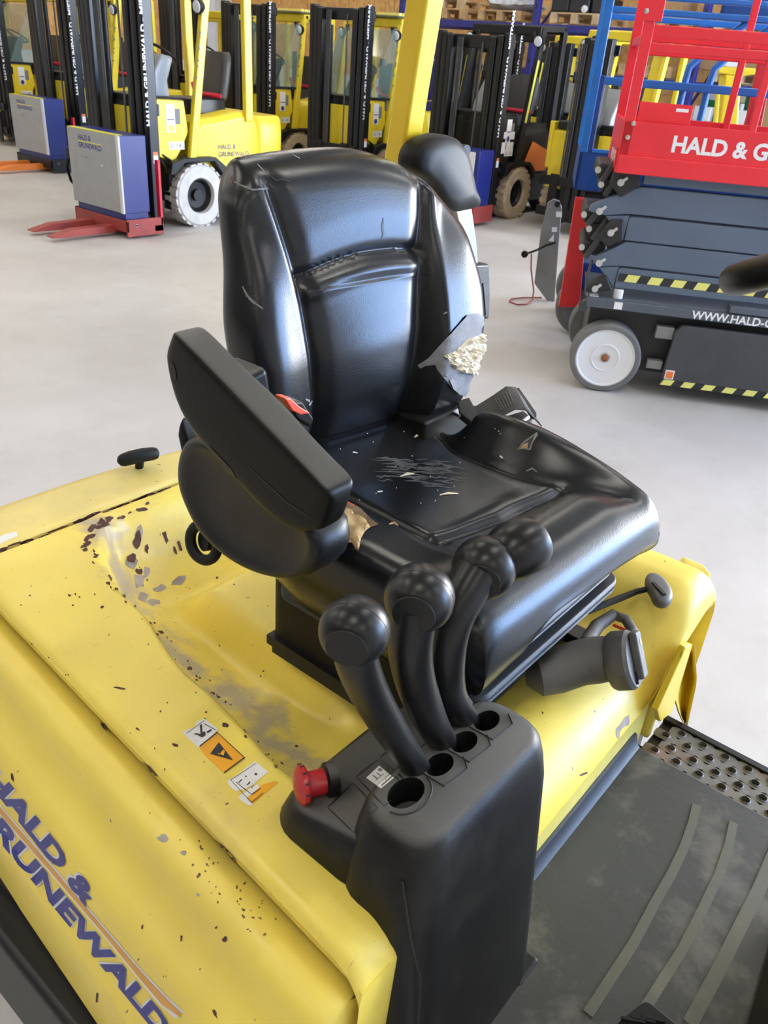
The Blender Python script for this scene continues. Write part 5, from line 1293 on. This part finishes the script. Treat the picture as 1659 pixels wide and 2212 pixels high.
for pts in ([(-.18, .688), (-.08, .588), (-.072, .705)], [(-.20, .960), (-.08, .845), (-.072, .975)]): fprism(MB(), P, pts, .075, .12).build('gusset', AR, RL, bev=.004)
for pts in ([(-.20, 1.19), (-.08, 1.19), (-.046, 1.13), (-.14, 1.06), (-.21, 1.12)], [(-.17, .945), (-.10, .95), (-.08, .845), (-.16, .80), (-.22, .85)], [(-.21, .60), (-.13, .655), (-.08, .575), (-.20, .545), (-.235, .565)]):
    fprism(MB(), P, pts, .05, .14).build('hinge_block', 'lift_black', RL, bev=.012, seg=3)
for u, z in ((-.155, 1.135), (-.235, .983), (-.155, .88), (-.18, .575), (-.185, .715)):
    q = MB().lathe([(0, -.005), (.018, -.005), (.018, .012), (0, .014)], P(u, .05, z), -Wd, 14).build('pin', 'pin_steel', RL)
    MB().bar(P(u, .042, z), P(u + .03, .042, z + .028), .016, .006, up=Wd).build('pin_clip', 'pin_steel', RL, bev=.003)
for u, z, l in ((-.22, 1.10, .10), (-.28, .94, .12), (-.24, .87, .10), (-.26, .77, .11), (-.25, 1.17, .07)):
    fbox(MB(), P, (u - .03, .16, z - .04), (u + l, .60, z + .04)).build('cross_tube', 'lift_black', RL, bev=.02, seg=3)
    MB().bar(P(u, .13, z - .05), P(u + .06, .13, z + .07), .03, .02, up=Wd).build('link', 'lift_dark', RL, bev=.006)
    MB().lathe([(0, 0), (.016, 0), (.016, .03), (0, .03)], P(u - .03, .12, z + .01), -Wd, 10).build('bolt', 'pin_steel', RL)
MB().lathe([(0, 0), (.027, 0), (.027, .045), (.022, .05), (0, .05)], P(-.045, .09, .531), (0, 0, 1), 16).build('rubber_stop', 'white_paint', RL)
for k in range(8):
    u0 = -.03 + k * .125
    fprism(MB(), P, [(u0, .628), (u0 + .066, .628), (u0 + .082, .668), (u0 + .016, .668)], .066, .07).build('hazard_stripe', 'hazard_yellow', RL)
fbox(MB(), P, (-.065, .0685, .626), (1.0, .0695, .670)).build('hazard_ground', 'hazard_black', RL)
fbox(MB(), P, (-.06, .022, .483), (-.015, .025, .522)).build('label', 'white_print', RL)
fbox(MB(), P, (-.20, .05, .5312), (-.15, .12, .5325)).build('label', 'white_print', RL)
fbox(MB(), P, (.30, .015, .123), (.35, .02, .175)).build('danger_label', 'white_print', RL)
fbox(MB(), P, (.306, .013, .129), (.344, .016, .169)).build('danger_field', 'orange_label', RL)
MB().tube([P(-.22, .1, .72), P(-.235, .08, .62), P(-.22, .06, .53)], .008, 6).build('hose', 'lift_dark', RL)
fbox(MB(), P, (-.25, .05, .44), (-.20, .10, .49)).build('tow_eye', 'lift_dark', RL, bev=.01)
for a_, b_ in (((.20, .05, .34), (.30, .10, .41)), ((.19, .05, .16), (.28, .10, .21))): fbox(MB(), P, a_, b_).build('latch', 'steel_grey', RL, bev=.006)
# platform
PW = .76
fbox(MB(), P, (-.195, 0, 1.265), (LEN, .02, 1.43)).build('toe_board', 'lift_red', RL, bev=.003)
fbox(MB(), P, (-.195, -.012, 1.185), (LEN, .02, 1.272)).build('platform_edge', 'lift_red', RL, bev=.005)
fbox(MB(), P, (-.195, PW - .02, 1.185), (LEN, PW, 1.43)).build('toe_board', 'lift_red', RL, bev=.003)
fbox(MB(), P, (-.20, 0, 1.185), (-.18, PW, 1.43)).build('toe_board', 'lift_red', RL, bev=.003)
fbox(MB(), P, (-.19, .01, 1.195), (LEN, PW - .01, 1.215)).build('deck', 'lift_dark', RL)
fbox(MB(), P, (-.206, .05, 1.20), (-.20, .55, 1.30)).build('label_plate', 'lift_red2', RL, bev=.002)
for k in range(3): fbox(MB(), P, (-.208, .12 + .12 * k, 1.22), (-.206, .16 + .12 * k, 1.28)).build('label', 'white_print', RL)
for w in (.0, PW - .05):
    MB().bar(P(-.175, w + .025, 1.20), P(-.172, w + .025, 2.10), .05, .05, up=U).build('corner_post', 'lift_red', RL, bev=.004)
    for u in (.42, 1.2, 2.05): MB().bar(P(u, w + .025, 1.40), P(u, w + .025, 2.10), .035, .035, up=U).build('post', 'lift_red', RL, bev=.004)
    for z, h in ((1.825, .05), (1.755, .04), (2.09, .04)): fbox(MB(), P, (-.17, w + .01, z - h / 2), (LEN, w + .045, z + h / 2)).build('rail', 'lift_red', RL, bev=.006)
for z in (1.79, 2.08): fbox(MB(), P, (-.19, .03, z - .02), (-.16, PW - .03, z + .02)).build('rail', 'lift_red', RL, bev=.006)
fbox(MB(), P, (-.21, -.006, 1.86), (-.12, .0, 2.02)).build('post_sleeve', 'lift_red', RL, bev=.003)
fbox(MB(), P, (-.14, .03, 1.43), (.12, .035, 1.52)).build('hinge_plate', 'lift_red', RL, bev=.003)
fbox(MB(), P, (.04, .027, 1.487), (.10, .030, 1.502)).build('label', 'white_print', RL)
fbox(MB(), P, (.40, .0, 1.85), (.455, .006, 1.98)).build('label', 'white_print', RL)
for u, z in ((-.17, 1.97), (-.155, 1.42), (-.17, 1.355), (-.20, 1.9)): MB().lathe([(0, 0), (.012, 0), (.012, .006), (0, .008)], P(u, -.002, z), -Wd, 10).build('bolt', 'chrome', RL)
text3d('lettering', 'HALD & GRUNEWALD', 'white_print', RL, P(.055, 0, 1.303), U, (0, 0, 1), .080, extrude=.002, off=.035)
text3d('lettering', 'WWW.HALD-GRUNEWALD.DE', 'white_print', RL, P(.362, .025, .480), U, (0, 0, 1), .046, extrude=.002, off=.025)
# blue lift behind
P2, _, _ = frame_fn(P(0, 1.12, 0), ANG)
BL = thing('scissor_lift', 'blue scissor lift with ladder rails behind the red lift', 'scissor lift', P2(.8, .4, 0))
fbox(MB(), P2, (-.355, 0, .955), (LEN, .03, 1.185)).build('toe_board', 'lift_blue_dark', BL, bev=.004)
fbox(MB(), P2, (-.355, 0, .955), (-.33, .72, 1.185)).build('toe_board', 'lift_blue_dark', BL, bev=.004)
fbox(MB(), P2, (-.34, .02, .96), (LEN, .72, .99)).build('deck', 'lift_dark', BL)
fbox(MB(), P2, (-.30, -.005, 1.185), (.1, .04, 1.205)).build('sill', 'lift_blue', BL, bev=.003)
MB().bar(P2(-.335, .02, 1.18), P2(-.335, .02, 2.25), .06, .05, up=U).build('corner_post', 'lift_blue', BL, bev=.008)
MB().bar(P2(-.300, .02, 1.18), P2(-.302, .02, 1.62), .05, .04, up=U).build('gate_post', 'lift_blue_dark', BL, bev=.004)
MB().bar(P2(-.335, .70, 1.18), P2(-.335, .70, 2.25), .06, .05, up=U).build('corner_post', 'lift_blue', BL, bev=.008)
for z, h in ((1.592, .045), (1.965, .035), (2.04, .03)):
    fbox(MB(), P2, (-.33, .0, z - h / 2), (LEN, .035, z + h / 2)).build('rail', 'lift_blue', BL, bev=.008)
    if z < 2: fbox(MB(), P2, (-.33, .68, z - h / 2), (LEN, .715, z + h / 2)).build('rail', 'lift_blue', BL, bev=.008)
for du in (0, .142):
    MB().tube([P2(.19 + du, .04, 1.18), P2(.195 + du, .04, 1.60), P2(.20 + du * 1.05, .04, 1.70), P2(.29 + du * 1.05, .04, 1.80), P2(.51 + du * 1.2, .04, 1.98)], .021, 10).build('ladder_rail', 'lift_blue', BL)
for k in range(4): fbox(MB(), P2, (-.28, .05, .60 + .09 * k), (LEN, .12, .67 + .09 * k)).build('scissor_arm', 'lift_black', BL, bev=.005)
fbox(MB(), P2, (-.30, .0, .30), (LEN, .70, .50)).build('chassis', 'lift_blue_dark', BL, bev=.02)
for w in (0, .6):
    for u in (-.14, 1.3): MB().lathe([(0, 0), (.14, 0), (.15, .01), (.19, .01), (.2, .02), (.2, .11), (.19, .12), (0, .12)], P2(u, w, .2), Wd, 36).build('tyre', 'tyre_grey', BL)
# red upright and grey plate at the lift's end, with charging lead
nW = Wd
pr = Vector((5.85, 2.93, 0))
RU = MB().prism([onp(*p, P(0, .98, 0), nW) for p in [(1243, 428), (1272, 432), (1252, 664), (1206, 664), (1211, 640)]], Wd * .10).build('end_guard', 'lift_red2', BL, bev=.006)
g0 = Vector((5.95, 3.10, 0))
GP = thing('tilted_plate', 'grey steel plate with eye hole left of the red upright', 'steel plate', (5.95, 3.1, 0))
MB().prism([onp(*p, g0, nW) for p in [(1183, 438), (1196, 430), (1208, 434), (1214, 450), (1206, 540), (1198, 652), (1182, 650), (1154, 612), (1168, 500)]], Wd * .03).build('plate', 'plate_grey', GP, bev=.004)
MB().lathe([(0, 0), (.022, 0), (.022, .01), (0, .01)], onp(1204, 441, g0, nW) - Wd * .008, Wd, 12).build('eye_hole', 'grooves', GP)
for q in ([(1201, 457), (1214, 457), (1214, 469), (1201, 469)], [(1192, 491), (1203, 491), (1203, 501), (1192, 501)]): MB().prism([onp(*p, g0 - Wd * .004, nW) for p in q], Wd * .003).build('label', 'white_print', GP)
MB().prism([onp(*p, g0 - Wd * .004, nW) for p in [(1185, 520), (1197, 505), (1196, 522)]], Wd * .003).build('label', 'white_print', GP)
cb = thing('charging_lead', 'dark red lead with black plug hanging from the grey plate', 'cable', (5.7, 3.3, 0))
g1 = g0 - Wd * .03
MB().tube([onp(*p, g1, nW) for p in [(1148, 548), (1147, 580), (1150, 605), (1153, 628)]] + [atz(*p, .012) for p in [(1150, 648), (1138, 657), (1118, 658), (1100, 652), (1104, 646), (1130, 643), (1170, 643)]], .006, 8).build('lead', 'cable_red', cb)
MB().lathe([(0, 0), (.025, 0), (.028, .02), (.02, .03), (0, .03)], onp(1133, 550, g1, nW), Wd, 14).build('plug', 'rubber', cb)
MB().tube([onp(1135, 549, g1, nW), onp(1160, 540, g1, nW), onp(1180, 530, g1, nW), onp(1200, 524, g1, nW)], .008, 8).build('plug_lead', 'rubber', cb)
# ------------------------------------------------------------------ pallet rack along the back wall
RK = thing('pallet_rack', 'dark blue pallet rack along the back wall', 'rack', (13.4, 4, 0))
RX0, RX1 = 12.9, 13.9
UPY = [10.45, 7.75, 5.05, 2.35, -.35, -3.05]
for y in UPY:
    for x in (RX0, RX1):
        MB().box((x - .045, y - .05, 0), (x + .045, y + .05, 4.2)).build('upright', 'rack_blue', RK, bev=.006)
        for z in (1.1, 1.7, 2.45, 2.75): MB().box((x - .047, y - .014, z), (x - .045, y + .014, z + .06)).build('slot', 'grooves', RK)
    for k in range(4): MB().bar((RX0, y, .3 + .9 * k), (RX1, y, 1.1 + .9 * k), .03, .03).build('brace', 'rack_blue', RK)
LV = (.98, 1.63, 2.25, 3.3)
for a, b in zip(UPY, UPY[1:]):
    for z in LV:
        for x in (RX0, RX1): MB().box((x - .03, b + .05, z - .10), (x + .03, a - .05, z)).build('beam', 'rack_blue', RK, bev=.006)
        for k in range(3):
            y = b + .5 + k * .85; MB().box((RX0, y - .04, z), (RX1, y + .04, z + .018)).build('shelf_bar', 'pallet_wood2', RK)
def make_pallet(mt_):
    t = thing('pallet', 'x', 'pallet'); INV.pop(t.name, None)
    for k in range(5): MB().box((-.5 + .21 * k, -.4, .122), (-.5 + .21 * k + .145, .4, .144)).build('top_board', mt_, t)
    for y in (-.36, 0, .36):
        for x in (-.45, 0, .42): MB().box((x - .05, y - .05, .022), (x + .07, y + .05, .10)).build('block', mt_, t)
        MB().box((-.5, y - .05, .10), (.5, y + .05, .122)).build('stringer', mt_, t)
        MB().box((-.5, y - .05, 0), (.5, y + .05, .022)).build('bottom_board', mt_, t)
    return t
pw = make_pallet('pallet_wood2'); pk = make_pallet('pallet_wood')
def place(p, first, x, y, z, label):
    o = p if first else copy_tree(p); o.location = (x, y, z); o.rotation_euler = (0, 0, 0); tag(o, label, 'pallet', 'pallets on the rack'); return o
PX = 13.4
plist = [(9.55, 2.27, 'lower wooden pallet of the two left of the film-wrapped one'), (9.62, 2.414, 'upper wooden pallet stacked left of the film-wrapped one'), (8.45, 2.27, 'wooden pallet carrying crumpled clear film on the rack'), (7.1, 2.27, 'wooden pallet under black machine parts on the rack'), (5.7, 2.27, 'wooden pallet right of the black machine parts'), (4.5, 2.27, 'wooden pallet under the blue crate on the rack'), (3.2, 2.27, 'wooden pallet on the upper shelf behind the red rails'),
         (7.0, 1.65, 'wooden pallet on the middle rack shelf behind the far yellow forklift'), (5.8, 1.65, 'empty wooden pallet on the middle shelf'), (4.4, 1.65, 'wooden pallet on the middle shelf behind the red rails'), (3.0, 1.65, 'wooden pallet on the middle shelf near the right edge'),
         (4.5, 1.0, 'wooden pallet under the green machine on the low shelf'), (3.1, 1.0, 'wooden pallet on the low shelf right of the green machine'), (6.9, 1.0, 'wooden pallet on the low shelf with a dark box')]
fw = fk = True
for i, (y, z, lb_) in enumerate(plist):
    if i % 2: place(pw, fw, PX, y, z, lb_); fw = False
    else: place(pk, fk, PX, y, z, lb_); fk = False
def crumple(name, c, s, m, label, cat, seed=1, amp=.3):
    mb = MB(); n1, n2 = 18, 12
    mb.loft([[Vector((c[0] + s[0] * math.copysign(abs(math.cos(t)) ** .6, math.cos(t)) * math.sin(a) ** .6 * (1 + amp * noise.noise(Vector((math.cos(t) * 2 + seed, math.sin(t) * 2, a * 2)))), c[1] + s[1] * math.copysign(abs(math.sin(t)) ** .6, math.sin(t)) * math.sin(a) ** .6 * (1 + amp * noise.noise(Vector((math.cos(t) * 2, math.sin(t) * 2 + seed, a * 2)))), c[2] + s[2] * (1 - math.cos(a)) / 2 * (1 + amp * noise.noise(Vector((math.cos(t) * 3, math.sin(t) * 3, a + seed)))))) for t in [2 * math.pi * k / n1 for k in range(n1)]] for a in [math.pi * (.02 + .96 * k / n2) for k in range(n2 + 1)]])
    return tag(mb.build(name, m), label, cat)
crumple('film_bundle', (13.3, 8.42, 2.414), (.42, .42, .24), 'film', 'crumpled clear film bundle on a pallet', 'film bundle', 2, .4)
crumple('film_bundle', (13.4, 10.19, 2.275), (.25, .13, .40), 'film', 'small film bundle left of the stacked pallets', 'film bundle', 5, .4)
bp = thing('machine_parts', 'black machine parts with round lamps on a rack pallet', 'machine parts', (13.3, 7.1, 2.414))
for k, (dy, h, w_) in enumerate(((-.35, .22, .2), (.0, .30, .25), (.33, .24, .22))): MB().box((13.0, 7.1 + dy - w_ * .7, 2.414), (13.5, 7.1 + dy + w_ * .7, 2.414 + h)).build('part', 'dark_goods', bp, bev=.04, seg=3)
MB().lathe([(0, 0), (.05, 0), (.05, .02), (0, .03)], (12.99, 6.98, 2.47), (-1, 0, 0), 16).build('lamp', 'lens', bp)
MB().lathe([(0, 0), (.03, 0), (.03, .02), (0, .03)], (12.99, 7.25, 2.62), (-1, 0, 0), 12).build('lamp', 'strip_yellow', bp)
bc_ = MB().loft([rrect(13.05, 13.6, 4.15, 4.95, .08, z) for z in (2.414, 2.43, 2.72, 2.75)]).build('crate', 'lift_blue_dark', None, bev=.01)
tag(bc_, 'dark blue plastic crate on the upper rack shelf', 'crate')
for y, z, w_, h, lb_ in ((3.2, 2.414, .55, .45, 'large cardboard box on the upper shelf at the right'), (5.75, 2.414, .3, .3, 'cardboard box right of the black machine parts'), (3.72, 1.0 + .144, .28, .36, 'cardboard box right of the green machine'), (4.5, 1.794, .6, .16, 'low cardboard box on the middle shelf'), (3.0, 1.794, .5, .3, 'cardboard box on the middle shelf near the right edge')):
    b = thing('cardboard_box', lb_, 'box', (13.3, y, z), 'boxes on the rack')
    MB().box((13.0, y - w_, z), (13.6, y + w_, z + h)).build('carton', 'cardboard', b, bev=.004); MB().box((12.998, y - .03, z), (13.602, y + .03, z + h + .002)).build('tape', 'pallet_wood2', b)
gm = thing('green_machine', 'green sheet metal machine on a low shelf pallet', 'machine', (13.3, 4.75, 1.144))
MB().prism([(13.2, 4.2, 1.146), (13.2, 4.96, 1.146), (13.2, 4.96, 1.54), (13.2, 4.9, 1.60), (13.2, 4.3, 1.60), (13.2, 4.2, 1.5)], (.5, 0, 0)).build('casing', 'green_paint', gm, bev=.03, seg=3)
for y in (4.8, 4.4): MB().box((13.195, y - .07, 1.42), (13.2, y + .07, 1.52)).build('label', 'white_print', gm)
db = tag(MB().loft([rrect(13.0, 13.5, 6.5, 7.2, .06, z) for z in (1.144, 1.16, 1.5, 1.53)]).build('dark_box', 'dark_goods', None, bev=.01), 'dark plastic box on the low shelf', 'box')
for y, lb_ in ((4.82, 'white tin left of the green machine base'), (4.3, 'white bottle crate right of the green machine base')):
    b = thing('white_container', lb_, 'container', (13.03, y, 1.146), 'white containers on the low shelf')
    MB().loft([rrect(12.96, 13.1, y - .13, y + .13, .02, z) for z in (1.146, 1.33)]).build('tub', 'white_paint', b, bev=.006); MB().tube([(13.03, y, 1.33), (13.03, y, 1.41)], .03, 10).build('neck', 'white_paint', b)
bn = tag(MB().box((12.84, 3.3, .60), (12.86, 5.3, .88)).build('rack_banner', 'cab_blue', RK), None)
text3d('banner_lettering', 'HALD & GRUNEWALD', 'white_print', RK, (12.838, 5.2, .68), (0, -1, 0), (0, 0, 1), .12, extrude=.002, width=1.7)
# yellow machine mast and red frame behind the lifts at the right
YM = thing('yellow_machine', 'yellow upright machine with grey top behind the blue rails', 'machine', (8.6, 2.5, 0))
ym0 = Vector((8.2, 2.6, 0))
MB().prism([onp(*p, ym0, Wd) for p in [(1566, 160), (1602, 164), (1586, 400), (1540, 400)]], Wd * .3).build('body', 'fleet_yellow', YM, bev=.02)
MB().prism([onp(*p, ym0, Wd) for p in [(1550, 148), (1572, 143), (1635, 148), (1633, 160), (1600, 166), (1566, 160), (1552, 158)]], Wd * .34).build('head', 'fleet_yellow', YM, bev=.015)
MB().prism([onp(*p, ym0, Wd) for p in [(1570, 110), (1606, 112), (1600, 146), (1566, 144)]], Wd * .3).build('top', 'white_paint', YM, bev=.01)
MB().prism([onp(*p, ym0, Wd) for p in [(1548, 200), (1556, 200), (1540, 400), (1528, 400)]], Wd * .05).build('side_post', 'fleet_yellow', YM, bev=.01)
MB().box((8.4, 2.2, 0), (9.2, 2.9, .9)).build('foot', 'chassis_black', YM, bev=.02)
RM = thing('red_machine', 'red tubular machine frame at the right edge behind the lifts', 'machine', (7.4, 1.6, 0))
rm0 = Vector((7.2, 1.6, 0))
for a_, b_, w_ in (((1650, 110), (1610, 300), .05), ((1668, 110), (1630, 300), .05), ((1632, 215), (1605, 300), .05)):
    MB().bar(onp(*a_, rm0, Wd), onp(a_[0] - (a_[0] - b_[0]) * 3.2, a_[1] + (b_[1] - a_[1]) * 3.2, rm0, Wd), w_, .05).build('tube', 'lift_red2', RM, bev=.006)
fbox(MB(), frame_fn(rm0, ANG)[0], (-.3, 0, .9), (.6, .4, 1.05)).build('cross_plate', 'lift_red2', RM, bev=.01)
fbox(MB(), frame_fn(rm0, ANG)[0], (-.3, 0, 0), (.6, .5, .3)).build('foot', 'lift_red2', RM, bev=.01)
# stack of blue and yellow crates at the left edge
for k, (z0, h, m, lb_) in enumerate(((0, .30, 'fleet_yellow', 'yellow crate at the bottom of the stack by the left wall'), (.30, .36, 'blue_plastic', 'blue crate in the middle of the stack by the left wall'), (.66, .14, 'strip_yellow', 'flat yellow crate near the top of the stack by the left wall'), (.80, .12, 'blue_plastic', 'flat blue crate on top of the stack by the left wall'))):
    c = thing('plastic_crate', lb_, 'crate', (8.2, 16.4, z0), 'crates stacked by the left wall')
    MB().loft([rrect(7.6, 8.62, 16.0, 16.8, .05, z0 + t_ * h) for t_ in (0, .03, .95, 1)]).build('shell', m, c, bev=.008)
    MB().loft([rrect(7.58, 8.64, 15.98, 16.82, .05, z0 + h * .80 + t_) for t_ in (0, .015)]).build('rim', m, c)
# fire extinguisher in the aisle
fe = thing('fire_extinguisher', 'red fire extinguisher standing in the aisle beside the black forklift', 'fire extinguisher', (9.9, 5.25, 0))
MB().lathe([(0, 0), (.085, 0), (.09, .02), (.09, .42), (.07, .50), (.03, .53), (.03, .57), (0, .57)], (9.9, 5.25, 0), (0, 0, 1), 20).build('cylinder', 'red_bright', fe)
MB().bar((9.82, 5.25, .60), (9.98, 5.25, .62), .03, .02).build('handle', 'chassis_black', fe); MB().tube([(9.9, 5.22, .56), (9.88, 5.12, .5), (9.88, 5.12, .2)], .012, 7).build('hose', 'rubber', fe)
